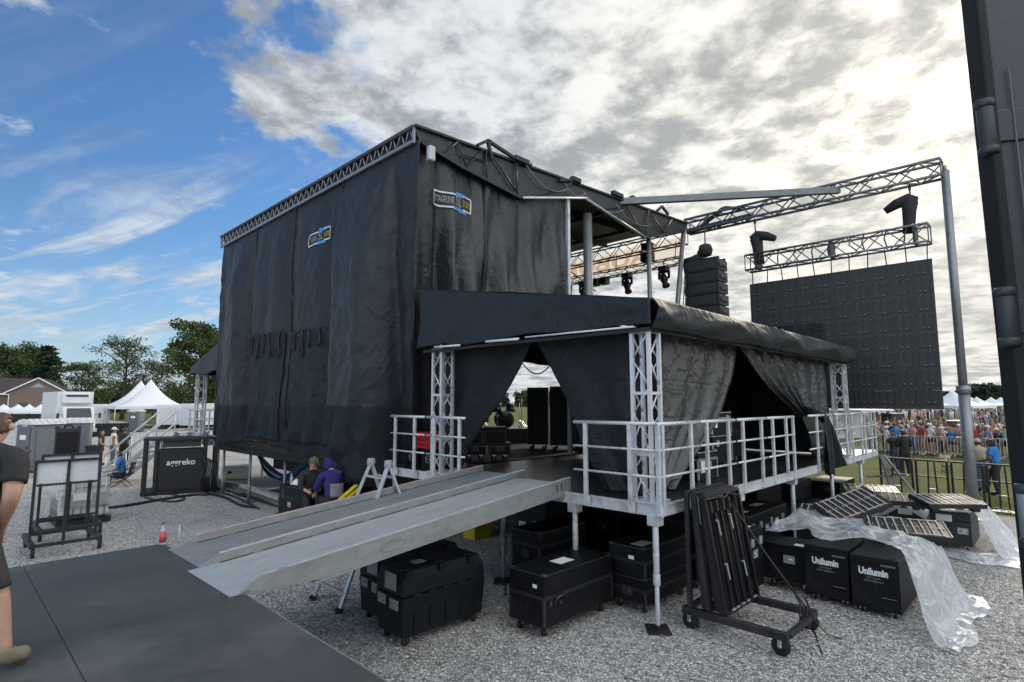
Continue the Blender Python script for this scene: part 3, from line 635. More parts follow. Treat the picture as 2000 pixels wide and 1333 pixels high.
MB().path([(0,.15,8.05),(0,.45,7.98),(0,.85,7.92)], [.17,.16,.17], 10).cbox((0,.18,8.1),(.2,.16,.3)).tube((0,.6,7.6),(0,.6,7.95),.12,10).build('motor_body', BAG, t)
pa = thing('line_array', 'hanging column of black loudspeaker cabinets left of the video wall', 'loudspeaker', S(11.6,4.55), T)
pam = mat('speaker dark grey', (.028,.030,.033), .55, var=.25)
for k in range(9):
    z = 7.62-.40*k; c = Vector((.03*k*k*.06,0,z))
    b = MB(); b.prism([(-.42,-.19),(.30,-.17),(.30,.17),(-.42,.19)], lambda a, d, q: (c.x+a, q, c.z+d), -.62, .62); b.m = 1
    b.box(c.x-.44,c.x-.42,-.60,-.55,c.z-.16,c.z+.16).box(c.x-.44,c.x-.42,.55,.60,c.z-.16,c.z+.16); b.m = 0
    b.cbox((c.x-.43,0,c.z),(.03,.9,.28)); b.cbox((c.x-.1,-.64,c.z-.02),(.5,.05,.12)); b.cbox((c.x-.1,.64,c.z-.02),(.5,.05,.12))
    b.build('speaker_cabinet', [pam, DSTEEL], pa, .012)
MB().bar((-.3,-.6,7.85),(-.3,.6,7.85),.08,.08).bar((.2,-.6,7.85),(.2,.6,7.85),.08,.08).bar((-.35,0,7.9),(.35,0,7.9),.1,.1).build('flying_frame', DSTEEL, pa)
# ================================================================ wing deck, tent over it, railings, ramps, loading platform
RD = 1.63
wd = thing('wing_deck', 'raised black side deck with an aluminium rim on steel legs', 'deck', S(0,0), T)
b = MB()
for i in range(5):
    for j in range(3):
        u0, u1 = .06+2.4*i, .06+2.4*(i+1)-.006; v0, v1 = -.06+1.75*j, -.06+1.75*(j+1)-.006
        b.box(u0,u1,v0,v1,RD-.05,RD)
b.box(.06,1.6,5.2,6.2,RD-.05,RD)
b.build('deck_panel', DECKM, wd, .004)
def rim(p0, p1):
    p0 = Vector(p0); p1 = Vector(p1); m = MB(); m.bar(p0,p1,.05,.03); q = Vector((0,0,-.13)); m.bar(p0+q,p1+q,.05,.03); q = Vector((0,0,-.065)); d = (p1-p0).normalized(); m.bar(p0+q,p1+q,.025,.12)
    return m.build('rim_beam', ALU, wd)
for i in range(5): rim((.0+2.4*i+.01,-.09,RD-.012),(2.4*(i+1)-.01,-.09,RD-.012))
rim((.03,-.11,RD-.012),(.03,2.6,RD-.012)); rim((.03,2.62,RD-.012),(.03,6.2,RD-.012))
for uu in (.05,2.74,5.36,8.0,10.6):
    for vv in (-.0,1.36,2.9,5.0):
        if uu > 6 and vv not in (-.0,): continue
        b = MB().tube((uu,vv,.02),(uu,vv,.75),.032,12).tube((uu,vv,.6),(uu,vv,1.46),.042,12).tube((uu,vv,.58),(uu,vv,.72),.05,12).tube((uu,vv,.95),(uu,vv,.985),.045,12)
        b.cbox((uu,vv,1.42),(.16,.16,.14))
        l = b.build('leg', ALU if vv < 2 else ALUD, wd, .004)
        M = Matrix.Rotation(R(40),3,'Z'); MB().cbox((uu,vv,.02),(.34,.30,.02),M).tube((uu,vv,.03),(uu,vv,.08),.045,8).build('base_plate', DSTEEL, l, .004)
# ---------------------------------------------------------------- tent over the wing
tn = thing('wing_tent', 'black tarpaulin tent with a sloping roof over the side deck', 'tent', S(0,0), T)
zr = lambda v: 4.42+.165*v
b = MB(); b.grid(lambda s, t: (-.10+10.1*s, -.06+5.2*t, zr(5.2*t)+.02*fb(s*9, t*5, 1)-.03*math.sin(PI*((s*4)%1))*math.sin(PI*t)), 60, 20); b.build('roof_sheet', CLOTHE, tn, solid=.01)
def gab(s, t):
    v = 5.16-5.26*s; z1 = zr(max(0,v)); z0 = 4.06+.02*math.sin(v*3)+.05*max(0, math.sin((v-1.2)*2.2))*(1 if 1.2 < v < 4.4 else 0); z = z1+(z0-z1)*t
    d = .03*fb(v*.9+z*.7, z*1.2-v*.4, 4)+.018*math.sin((v*1.2+z*1.7)*3.1)*t+.05*t*max(0, math.sin((v-1.0)*2.0))*sstep(.6,1,t)
    return (-.10-d, v, z)
b = MB(); b.grid(gab, 110, 30); b.build('gable_flap', CLOTH, tn, solid=.01)
def eave(s, t):
    u = -.10+10.1*s; z = 4.42-.42*t; bl = math.sin(PI*min(1, t*.95+.03))
    d = .10*bl*(.7+.5*fb(u*.6, 1, 2))+.05*bl*fb(u*1.1+t*1.2, t*1.3-u*.4, 7, 2)+.05*(1-abs(math.sin(u*1.15+t*1.6)))*bl+.05*(1-abs(math.sin(u*1.15-t*1.5+.6)))*bl
    if 3.9 < u < 5.2: d += .06*math.sin((u-3.9)*16)*(1-t*.5)*math.sin((u-3.9)/1.3*PI)
    return (u, -.10-max(-.01, d), z-.03*fb(u*.7, 2)*t)
b = MB(); b.grid(eave, 240, 22); b.build('eave_flap', CLOTHE, tn, solid=.01)
for (uu, vv) in ((.22,.18),(.22,4.72),(9.75,.18),(9.75,4.72)): pass
b = MB().bar((-.02,-.05,4.0),(-.02,5.1,4.0),.05,.05); b.build('frame_bar', DARKST, tn)
for y0, y1, r_ in ((2.35,3.15,.022),(3.85,4.6,.020),(.15,2.2,.014)): MB().tube((-.14,y0,4.035),(-.14,y1,4.05),r_,8).build('light_tube', WHITE, tn)
b = MB().bar((.1,-.0,4.0),(9.9,-.0,4.0),.05,.05).bar((9.9,0,4.0),(9.9,5.1,4.0),.05,.05)
for k in range(6): b.bar((.1+1.96*k,.0,4.32),(.1+1.96*k,5.1,zr(5.1)-.06),.05,.05)
b.build('frame_bar', DARKST, tn)
TW = mat('truss tower aluminium', (.66,.68,.70), .38, .5, var=.1, vs=12)
def tower(loc, h, label):
    t = thing('truss_tower', label, 'truss tower', loc, T, 'truss towers holding up the wing tents')
    b = MB(); a = .135
    for x, y in ((-a,-a),(a,-a),(a,a),(-a,a)): b.bar((x,y,.03),(x,y,h),.05,.05)
    n = 6
    for q, (p, r) in enumerate((((-a,-a),(a,-a)),((a,-a),(a,a)),((a,a),(-a,a)),((-a,a),(-a,-a)))):
        for i in range(n):
            z0, z1 = .05+(h-.1)*i/n, .05+(h-.1)*(i+1)/n
            A, B_ = (p, r) if i % 2 else (r, p); b.tube((*A,z0),(*B_,z1),.013,6)
        b.bar((*p,h-.03),(*r,h-.03),.05,.05); b.bar((*p,h*.62),(*r,h*.62),.04,.04); b.bar((*p,h*.27),(*r,h*.27),.04,.04)
    b.build('tower_frame', TW, t); MB().box(-.21,.21,-.21,.21,0,.03).build('base_plate', TW, t, .004); return t
tower(S(.19,.17,RD), 2.40, 'near corner truss tower on the side deck behind the corner railing')
tower(S(.19,4.75,RD), 2.42, 'truss tower left of the tent opening beside the red crate')
tower(S(9.75,.17,RD), 2.38, 'truss tower at the far end of the side deck in front of the video wall')
tower(S(9.75,4.75,RD), 2.4, 'truss tower at the far inner corner of the side deck')
# ---------------------------------------------------------------- drapes
def drape(label, pts, axis, c, amp, mt, seed, k=9.0, name='drape', diag=0.0, solid=.01):
    """pts: rows (z, a0, a1) from the top down; the cloth hangs in plane axis = c"""
    def row(z):
        for q in range(len(pts)-1):
            z0, z1 = pts[q][0], pts[q+1][0]
            if z <= z0 and z >= z1:
                f = (z0-z)/(z0-z1); f2 = f
                return pts[q][1]+(pts[q+1][1]-pts[q][1])*f2, pts[q][2]+(pts[q+1][2]-pts[q][2])*f2
        return pts[-1][1], pts[-1][2]
    w0 = abs(pts[0][2]-pts[0][1])
    def fn(s, t):
        z = pts[0][0]+(pts[-1][0]-pts[0][0])*t; a0, a1 = row(z); a = a0+(a1-a0)*s; g = 1+.9*max(0, w0-abs(a1-a0))/w0
        d = amp*g*math.sin(s*w0*k+1.5*fb(s*2, t*1.2, seed))*(.25+.75*t)+.03*fb(s*w0*.9+diag*t*1.2, t*1.3, seed+3, 2)+.010*fb(s*w0*2.5+t*2, t*4-s*2, seed+5)
        d += sum(.006*math.exp(-((z-q-.02*math.sin(s*5+q+seed))/.018)**2) for q in (3.3,2.72,2.15))
        return (c+d, a, z) if axis == 'u' else (a, c+d, z)
    t = thing(name, label, 'drape', S(0,0), T, 'drapes hung round the side deck'); b = MB(); b.grid(fn, 90, 130); b.build('drape_cloth', mt, t, solid=solid)
    [MB().path([fn(e, j/30) for j in range(31)], .012, 5).build('hem', mt, t) for e in (0,1)]; return t
drape('left black drape of the tent opening, pulled aside to the left', [(4.12,5.05,2.58),(3.6,5.05,2.92),(3.1,5.05,3.32),(2.5,5.05,3.95),(2.1,5.05,4.3),(1.7,5.05,4.5)], 'u', .48, .035, DRAPE, 1, 5)
drape('right black drape of the tent opening, pulled aside behind the corner tower', [(4.12,.10,2.52),(3.6,.10,2.16),(3.1,.10,1.86),(2.5,.10,1.58),(2.1,.10,1.36),(1.66,.10,1.05)], 'u', .46, .035, DRAPE, 2, 5)
drape('shiny grey black drape nearest the corner tower on the long side', [(4.08,.42,3.9),(3.5,.42,3.62),(3.0,.42,3.2),(2.6,.42,2.82),(2.2,.42,2.2),(1.66,.42,1.35)], 'v', .40, .035, DRAPEB, 3, 8.0, diag=.6)
drape('black drape gathered into a knot at the railing, its tail hanging over the deck edge', [(4.08,3.9,7.05),(3.6,4.75,7.12),(3.2,5.7,7.22),(2.9,6.5,7.3),(2.66,7.15,7.42)], 'v', .36, .06, DRAPEB, 4, 8)
b = MB()
def tail(s, t):
    u0 = 7.02-.22*t; u1 = 7.34+1.08*t**1.25; zb_ = 1.34+.20*s+.05*math.sin(s*11); z = 2.68+(zb_-2.68)*t
    return (u0+(u1-u0)*s, -.19-.03*math.sin(PI*s)-.085*t**.6*math.sin(s*17+1.5*t)-.05*t*math.sin(s*7+2)+.02*fb(s*4, t*3, 3), z)
b.grid(tail, 60, 30)
o = [q for q in bpy.data.objects if q.get('label', '').startswith('black drape gathered')][0]
b.build('tail', DRAPE, o, solid=.01); MB().path([(7.25,.30,2.8),(7.3,.05,2.72),(7.22,-.12,2.66),(7.18,-.16,2.58)], [.12,.10,.09,.10], 10).build('knot', DRAPE, o)
drape('crumpled grey drape between the knot and the far tower', [(4.08,7.12,9.6),(3.2,7.25,9.55),(2.6,7.45,9.5),(2.2,7.9,9.55),(1.68,8.2,9.7)], 'v', .40, .06, DRAPEB, 5, 8)
drape('dark inner drape at the far end of the side deck', [(5.1,.4,5.0),(1.66,.4,5.0)], 'u', 9.55, .05, DRAPE, 6, 6)
hd = thing('drape', 'black header cloth hanging high across the inner side of the tent', 'drape', S(0,0), T, 'drapes hung round the side deck')
b = MB(); b.grid(lambda s, t: (.45+9.2*s, 5.12+.03*math.sin(s*60), 5.2-1.28*t+.02*math.sin(s*31)*t), 90, 8); b.build('drape_cloth', DRAPE, hd, solid=.01)
# ---------------------------------------------------------------- railings
def railing(p0, p1, posts, label, zb=1.5, h=1.2, group='aluminium railing panels'):
    """p0, p1: (u,v) ends of the rails; posts: fractions along it"""
    L = math.hypot(p1[0]-p0[0], p1[1]-p0[1]); a = math.atan2(p1[1]-p0[1], p1[0]-p0[0])
    t = thing('railing', label, 'railing', S(p0[0], p0[1], zb), T+a, group)
    MB().tube((0,0,h),(L,0,h),.027,10).build('top_rail', ALU, t)
    for z in (.50,.85): MB().tube((.0,0,z),(L,0,z),.018,8).build('mid_rail', ALU, t)
    for f in posts: MB().bar((L*f,0,0),(L*f,0,h),.062,.045,(0,1,0)).bar((L*f,0.035,-.02),(L*f,.035,.14),.08,.03,(0,1,0)).build('post', ALU, t, .004)
    return t
railing((-.07,6.14),(-.07,4.98),(.14,.72),'short railing panel in front of the red crate')
railing((-.07,4.90),(-.07,3.76),(.2,.86),'short railing panel in front of the left tent tower, beside the ramps')
railing((-.07,1.27),(-.07,-.16),(.15,.68,.985),'corner railing panel right of the ramps, in front of the near tower')
for i, (a, c, ps, lb) in enumerate(((-.10,1.10,(.12,.80),'railing panel at the deck corner over the cart of dark panels'),(1.16,2.38,(.17,.80),'railing panel in front of the shiny drape edge'),(2.48,3.72,(.18,.83),'railing panel in front of the small silver trimmed road case'),
        (3.80,5.20,(.18,.68,.96),'railing panel left of the knotted drape'),(6.1,7.75,(.33,.8),'railing panel behind the hanging drape tail'),(7.95,9.25,(.12,.73),'railing panel in front of the far tower'),(9.3,10.5,(.12,.86),'railing panel just past the far tower'),(10.56,11.9,(.1,.65,.97),'last railing panel at the far end of the deck by the crowd'))):
    railing((a,-.14),(c,-.14),ps,lb)
# ---------------------------------------------------------------- ramps
RAMP = mat('ribbed ramp aluminium', (.44,.46,.465), .45, .25, var=.10, vs=3, bump=.25, bs=70, dirt=(.36,.37,.365,1), stretch=(1,6,1))
scuff(RAMP, (.25,.255,.25), 6, (.4,7,1), .56, .72, .5, 0)
FLG = mat('grimy ramp flange', (.30,.315,.31), .5, .3, var=.12, vs=12, bump=.2, bs=60, dirt=(.25,.26,.255,1), stretch=(.5,1,1))
RAMPD = mat('worn grey ramp plate', (.26,.27,.275), .5, .25, var=.15, vs=3, bump=.3, bs=80, dirt=(.19,.195,.2,1), stretch=(1,6,1))
scuff(RAMPD, (.34,.345,.34), 6, (.4,7,1), .58, .74, .5, 0)
REDS = mat('faded red stripe', (.52,.26,.25), .6, var=.3, vs=9)
def ramp(u0, v0, u1, v1, w, label, red, plate):
    p0 = S(u0, v0, 1.262); p1 = S(u1, v1, 1.735); d = p1-p0; t = thing('loading_ramp', label, 'ramp', p0, 0, 'loading ramps'); L = d.length
    t.rotation_euler = d.to_track_quat('X', 'Z').to_euler()
    b = MB(); b.box(.18,L-.05,.03,w-.03,-.02,0)
    for k in range(13): b.box(.2,L-.06,.06+(w-.12)*k/12.5,.066+(w-.12)*k/12.5,0,.0025)
    b.build('plate', plate, t)
    b = MB().prism([(0,-.008),(.18,-.02),(.18,0),(0,.0)], lambda a, c, q: (a,q,c), .0, w); b.build('lip', plate, t)
    for y, s in ((0,1),(w-.03,-1)):
        b = MB().prism([(.06,-.015),(.30,.095),(L,.095),(L,-.13),(.9,-.13)], lambda a, c, q: (a,q,c), y, y+.03)
        b.box(.8,L,y-.02 if s > 0 else y,y+.05,-.145,-.13)
        for k in range(7): b.cbox((.7+k*.7,y+(.04 if s>0 else -.01),.012),(.10,.012,.02))
        f = b.build('side_flange', FLG, t, .003)
        MB().box(.3,L,y+.031 if s > 0 else y-.014,y+.044 if s > 0 else y-.001,.001,.007).build('gap_shadow', BLACK, f); MB().box(.31,L,y-.004,y+.040 if s > 0 else y+.034,.0952,.103).build('flange_edge', ALU, f)  # dark strip paints the shadow in the gap along the flange
        if red: MB().box(.36,L-.25,y-.002,y+.032,.1032,.106).build('red_stripe', REDS, f)
        if not red and s > 0:
            MB().path([(1.75+.17*math.cos(2*PI*k/24),-.004,-.03+.05*math.sin(2*PI*k/24)) for k in range(24)], .006, 5, closed=True).build('oval_mark', LETG, f)
            for k in range(2): MB().box(L-.35+.10*k,L-.33+.10*k,-.003,.0,-.06,.05).build('slot', BLACK, f)
    MB().box(L-.03,L+.05,.05,w-.05,-.05,-.02).build('hook_plate', ALUD, t)
    return t
ramp(-4.86, 1.43, .17, 1.53, 1.12, 'near aluminium loading ramp with a pale ribbed plate and an oval mark on its side', False, RAMP)
ramp(-4.76, 2.60, .36, 2.68, 1.06, 'far aluminium loading ramp with red stripes along its side flanges', True, RAMPD)
# ---------------------------------------------------------------- loading platform
MAT_ = mat('black dance floor mat', (.066,.071,.071), .66, var=.25, vs=1.1, bump=.3, bs=45, dirt=(.115,.118,.115,1), spec=.25)
scuff(MAT_, (.15,.15,.145), 5, (.5,5,1), .60, .74, .45, 65); scuff(MAT_, (.17,.165,.155), 2.2, (1,1,1), .62, .80, .35)
lp = thing('loading_platform', 'wide black matted loading platform at the foot of the ramps', 'platform', S(0,0), T)
SEAMM = mat('worn pale panel edge', (.17,.17,.17), .7, var=.3)
U = [-10.93,-8.49,-6.05,-4.72]; Vv = [-6.0,-3.5,-1.04,1.4,4.08]
for i in range(3):
    for j in range(4): MB().box(U[i]+.006,U[i+1]-.006,Vv[j]+.006,Vv[j+1]-.006,1.20,1.25).build('deck_panel', MAT_, lp, .003)
b = MB().box(U[0]+.02,U[-1]-.02,Vv[0]+.02,Vv[-1]-.02,1.10,1.236)
b.box(U[-1]-.004,U[-1]+.012,Vv[0],Vv[-1],1.10,1.248); b.build('frame', SEAMM, lp)
for uu in U:
    for vv in Vv: MB().tube((uu-.06 if uu > -5 else uu+.06,vv-.08 if vv > 3 else vv+.08,0),(uu-.06 if uu > -5 else uu+.06,vv-.08 if vv > 3 else vv+.08,1.1),.04,8).build('leg', ALUD, lp)
# ---------------------------------------------------------------- the semi trailer the platform serves: only its open door is in view
TRM = mat('black trailer paint', (.042,.046,.052), .5, var=.2, vs=1.2, bump=.1, bs=30, dirt=(.035,.036,.038,1))
tl = thing('semi_trailer', 'black trailer door with heavy hinges at the right edge, close to the camera', 'trailer', (1.262,1.45,0), R(-14)); tl.rotation_euler = (0, R(-.6), R(-14)); tl.location.x = 1.328
b = MB(); b.prism([(0,1.3),(0,4.22),(1.25,4.22),(1.25,1.3)], lambda a, c, q: (a+.02,q,c), 0, .05); b.build('door', TRM, tl, .006)
MB().box(.0,.025,-.012,.062,1.3,4.21).build('gasket', RUB, tl, .006)
for z in (3.74,3.22,2.715,2.2,1.7):
    b = MB().lathe([(.018,-.062),(.020,-.058),(.020,.058),(.018,.062)], (.0,.0,z), 16)
    h = b.build('hinge', ALUD if z < 2.8 else TRM, tl)
    for q in (-1,1): MB().lathe([(.020,-.012),(.024,-.008),(.024,.008),(.020,.012)], (.0,0,z+.066*q), 16).build('knuckle', TRM, h)
    MB().box(0,.22,-.007,-.001,z-.045,z+.045).build('hinge_strap', TRM, h, .003)
MB().tube((.06,-.008,2.75),(.06,-.008,3.9),.0025,8).build('locking_rod', mat('dull rod', (.10,.105,.11), .5), tl)
MB().box(1.3,3.8,-6.0,-.05,1.15,4.08).build('trailer_body', TRM, tl, .01)
for k in range(2): MB().disc((1.6,-4.2-1.25*k,.5),.5,.5,'x',24).disc((3.5,-4.2-1.25*k,.5),.5,.5,'x',24).build('wheel', RUB, tl)
MB().box(2.2,2.9,-6,-.2,.75,1.15).build('chassis', DSTEEL, tl)
# ================================================================ figures
def G(px, py, z=0.0):
    """point at height z seen at a place of the photograph (2000 x 1333)"""
    p = math.atan(118.5/1100); x = px-1000; f = 1100*math.cos(p)-(666.5-py)*math.sin(p); h = 1100*math.sin(p)+(666.5-py)*math.cos(p)
    k = (z-3.0)/h; return Vector((x*k, f*k, z))
def SI(p):
    d = Vector(p)-E0; return (d.x*CT+d.y*ST, -d.x*ST+d.y*CT)
def colmat(name, c, r=.8): return mat(name, c, r, var=.16, vs=9, bump=.3, bs=30)
SKINS = [colmat('light skin', (.46,.27,.19), .55), colmat('tan skin', (.33,.18,.11), .55), colmat('brown skin', (.16,.08,.05), .55)]
HAIRS = [colmat('dark hair', (.018,.013,.010), .6), colmat('brown hair', (.075,.042,.022), .6), colmat('blond hair', (.30,.19,.08), .6)]
def figure_nodes(h, arms=None, legs=None, lean=(0,0), head=(0,0), wide=1.0):
    """joints of a figure that faces +y; arms / legs give (elbow, wrist) / (knee, ankle) offsets from shoulder / hip in units of height"""
    N = {}; lx, ly = lean; H = lambda z: Vector((0,0,z))*h
    def up(z, f): return Vector((lx*f, ly*f, z))*h
    N['pelvis'] = (up(.525,0), (.088*wide,.066*wide)); N['belly'] = (up(.61,.35), (.078*wide,.062*wide)); N['chest'] = (up(.735,.75), (.096*wide,.066*wide))
    N['yoke'] = (up(.805,.95), (.062*wide,.05)); N['neck'] = (up(.845,1.05), (.033,.034)); hx, hy = head
    N['jaw'] = (up(.885,1.15)+Vector((hx*.4,hy*.4+.012,0))*h, (.040,.046)); N['skull'] = (up(.935,1.2)+Vector((hx,hy+.002,0))*h, (.048,.056)); N['crown'] = (up(.978,1.2)+Vector((hx,hy-.004,0))*h, (.030,.036))
    A = arms or [((.03,-.01,-.175),(.04,.03,-.335)), ((.03,-.01,-.175),(.04,.03,-.335))]
    Lg = legs or [((.008,.015,-.225),(.010,-.012,-.455)), ((.008,.015,-.225),(.010,-.012,-.455))]
    for i, s in ((0,'l'),(1,'r')):
        k = 1 if i == 0 else -1; sh = up(.80,.95)+Vector((k*.108*wide,0,0))*h; N['sh'+s] = (sh, (.040*wide,.040))
        e, w = A[i]; E = sh+Vector((k*e[0],e[1],e[2]))*h; Wp = sh+Vector((k*w[0],w[1],w[2]))*h
        N['el'+s] = (E, (.029*wide,.029)); N['wr'+s] = (Wp, (.018,.021)); d = (Wp-E).normalized(); N['ha'+s] = (Wp+d*.045*h+Vector((0,.008,0))*h, (.016,.024)); N['fi'+s] = (Wp+d*.085*h+Vector((0,.016,0))*h, (.009,.018))
        hp = up(.50,0)+Vector((k*.052,0,0))*h; N['hi'+s] = (hp, (.058*wide,.062*wide)); q, a = Lg[i]; K = hp+Vector((k*q[0],q[1],q[2]))*h; An = hp+Vector((k*a[0],a[1],a[2]))*h
        N['kn'+s] = (K, (.038*wide,.040)); N['an'+s] = (An, (.023,.026)); sh_ = (An-K).normalized(); fw = Vector((k*.12,1,0)).normalized()
        if abs(sh_.z) < .35: fw = Vector((0,.3,1)).normalized()
        N['to'+s] = (An+fw*.105*h+Vector((0,0,-.022))*h, (.022,.016))
    return N
FE = [('pelvis','belly'),('belly','chest'),('chest','yoke'),('yoke','neck'),('neck','jaw'),('jaw','skull'),('skull','crown')]
for s in 'lr': FE += [('yoke','sh'+s),('sh'+s,'el'+s),('el'+s,'wr'+s),('wr'+s,'ha'+s),('ha'+s,'fi'+s),('pelvis','hi'+s),('hi'+s,'kn'+s),('kn'+s,'an'+s),('an'+s,'to'+s)]
def skin_mesh(N, h, sub=1, extra=None):
    names = list(N); me = bpy.data.meshes.new('body'); me.from_pydata([N[n][0] for n in names], [(names.index(a), names.index(b)) for a, b in FE], [])
    o = bpy.data.objects.new('body', me); COL.objects.link(o); m = o.modifiers.new('skin', 'SKIN'); m.use_smooth_shade = True
    if not me.skin_vertices: me.skin_vertices.new() if hasattr(me.skin_vertices, 'new') else None
    bpy.context.view_layer.update()
    sk = me.skin_vertices[0].data
    for i, n in enumerate(names): sk[i].radius = (N[n][1][0]*h, N[n][1][1]*h); sk[i].use_root = n == 'pelvis'
    q = o.modifiers.new('sub', 'SUBSURF'); q.levels = sub; q.render_levels = sub
    dg = bpy.context.evaluated_depsgraph_get(); out = bpy.data.meshes.new_from_object(o.evaluated_get(dg)); bpy.data.objects.remove(o); bpy.data.meshes.remove(me)
    return out
def regions(me, N):
    segs = [(a, b, N[a][0], N[b][0], (N[a][1][0]+N[b][1][0])/2) for a, b in FE]; out = []
    for p in me.polygons:
        c = p.center; best = None
        for a, b, A, B, r in segs:
            d = B-A; t = max(0, min(1, (c-A).dot(d)/max(1e-9, d.dot(d)))); q = (c-(A+d*t)).length/(r+.012)
            if best is None or q < best[0]: best = (q, a, b, t)
        out.append(best[1:])
    return out
def part_of(a, b, t, c, N, sleeve, leg, h):
    if b in ('skull','crown') or (b == 'jaw' and t > .3) or a == 'skull':
        k = N['skull'][0]; l = c-k
        if l.z > .022*h or (l.y < -.012*h and l.z > -.035*h): return 'hair'
        return 'skin'
    if b in ('neck','jaw'): return 'skin'
    if b[:2] == 'el': return 'shirt' if t < sleeve else 'skin'
    if a[:2] == 'el': return 'shirt' if 1+t < sleeve else 'skin'
    if a[:2] in ('wr','ha'): return 'skin'
    if b[:2] == 'kn': return 'trousers' if t < leg else 'skin'
    if a[:2] == 'kn': return ('shoes' if t > .88 else 'trousers' if 1+t < leg else 'skin')
    if a[:2] == 'an': return 'shoes'
    if a == 'pelvis' and b == 'belly': return 'shirt' if t > .35 else 'trousers'
    if a == 'pelvis': return 'trousers'
    return 'shirt'
SLOT = ['skin','shirt','trousers','hair','shoes']
def finger_set(b, wr, ha, fi, h, side):
    d = (fi-ha).normalized(); y = Vector((0,1,0)); w = d.cross(y)
    w = w.normalized() if w.length > .1 else Vector((1,0,0)); cv_ = w.cross(d)*side
    for k, (o_, L) in enumerate(((-1.5,.040),(-.5,.047),(.5,.044),(1.5,.034))):
        p = ha+d*.012*h+w*o_*.0115*h; b.path([p, p+d*L*.5*h, p+d*L*.85*h+cv_*.012*h, p+d*L*.95*h+cv_*.024*h], [.0062*h,.0058*h,.005*h,.0038*h], 6)
    p = wr.lerp(ha,.5)+w*-.02*h; b.path([p, p+w*-.018*h+d*.016*h, p+w*-.02*h+d*.036*h+cv_*.008*h], [.0075*h,.0066*h,.0045*h], 6)
def person(label, loc, rz, h=1.74, pose={}, skin=0, shirt=None, trousers=None, hair=0, shoes=None, sleeve=.55, leg=2, hat=None, longhair=False, fingers=True, name='person', group=None, hairless=False):
    N = figure_nodes(h, **pose); me = skin_mesh(N, h, 2); rg = regions(me, N); t = thing(name, label, 'person', loc, rz, group)
    part = [part_of(a, b, tt, p.center, N, sleeve, leg, h) for (a, b, tt), p in zip(rg, me.polygons)]
    b = MB(); b.smooth = True; b.add([v.co for v in me.vertices], [tuple(p.vertices) for p in me.polygons])
    if fingers:
        for s, k in (('l',1),('r',-1)): finger_set(b, N['wr'+s][0], N['ha'+s][0], N['fi'+s][0], h, k)
    S_ = N['skull'][0]; J = N['jaw'][0]
    b.path([S_+Vector((0,.050,.004))*h, S_+Vector((0,.062,-.022))*h, S_+Vector((0,.052,-.028))*h], [.006*h,.010*h,.006*h], 6)
    for s in (-1,1): b.lathe([(.004*h,-.006*h),(.017*h,-.003*h),(.016*h,.003*h),(.004*h,.006*h)], S_+Vector((s*.049,-.004,-.012))*h, 8, Matrix.Rotation(R(90),3,'Y'))
    bo = b.build('body', SKINS[skin], t)
    e = MB()
    for s in (-1,1): e.lathe([(.002*h,-.005*h),(.006*h,0),(.002*h,.005*h)], S_+Vector((s*.018,.052,.0))*h, 8)
    e.build('eye', mat('dark eye', (.02,.015,.012), .2), t)
    e = MB().path([J+Vector((-.014,.050,.004))*h, J+Vector((0,.056,.006))*h, J+Vector((.014,.050,.004))*h], .0035*h, 5); e.build('mouth', colmat('lip', (.30,.12,.10)), t)
    def shell(nm, m, off, side=0):
        vs = {}; q = MB(); q.smooth = True; fs = []
        for p, r in zip(me.polygons, part):
            if r == nm and (not side or p.center.x*side > 0):
                f = []
                for i in p.vertices:
                    if i not in vs: vs[i] = len(vs)
                    f.append(vs[i])
                fs.append(tuple(f))
        if not fs: return None
        idx = sorted(vs, key=vs.get); q.add([me.vertices[i].co+me.vertices[i].normal*(off*h+.004*fb(*(me.vertices[i].co*7))) for i in idx], fs); return q.build({'hair':'hair','shirt':'shirt','trousers':'trousers','shoes':'shoe'}[nm], m, t, solid=.006)
    shell('shirt', shirt or BLACK, .009); shell('trousers', trousers or BLACK, .008); [shell('shoes', shoes or BLACK, .007, sd_) for sd_ in (-1,1)]
    if not hairless: shell('hair', HAIRS[hair] if isinstance(hair, int) else hair, .008)
    if longhair:
        q = MB(); q.path([S_+Vector((0,-.03,.02))*h, S_+Vector((0,-.055,-.06))*h, S_+Vector((0,-.05,-.13))*h, S_+Vector((0,-.045,-.19))*h], [.04*h,.045*h,.042*h,.02*h], 10); q.build('hair', HAIRS[hair], t)
    if hat:
        q = MB(); q.lathe([(.060*h,-.004*h),(.061*h,.012*h),(.052*h,.042*h),(.028*h,.060*h),(.004*h,.066*h)], S_+Vector((0,0,.014))*h, 14)
        q.grid(lambda a, c: S_+Vector(((a-.5)*.10,.045+c*.062*(1-(2*a-1)**2*.45),.018-.012*c))*h, 8, 3); q.build('cap', hat, t, solid=.004)
    bpy.data.meshes.remove(me); return t
SH_BLACK = colmat('black cotton', (.015,.016,.018)); SH_WHITE = colmat('white cotton', (.70,.70,.68)); SH_BLUE = colmat('bright blue cotton', (.02,.16,.42)); SH_PURP = colmat('purple sweatshirt', (.022,.014,.12)); JEAN = colmat('blue denim', (.10,.14,.22)); KHAKI = colmat('beige cotton', (.42,.36,.27)); BROWN = colmat('brown cotton', (.09,.06,.04))
GREYC = colmat('grey cotton', (.20,.21,.22)); RED = colmat('red cotton', (.40,.05,.05)); PINK = colmat('pink cotton', (.58,.30,.30)); TEAL = colmat('pale green cotton', (.28,.38,.33)); NAVY = colmat('navy cotton', (.025,.035,.08)); LAV = colmat('lavender cotton', (.30,.24,.42)); BOOT = colmat('tan boot leather', (.26,.22,.15))
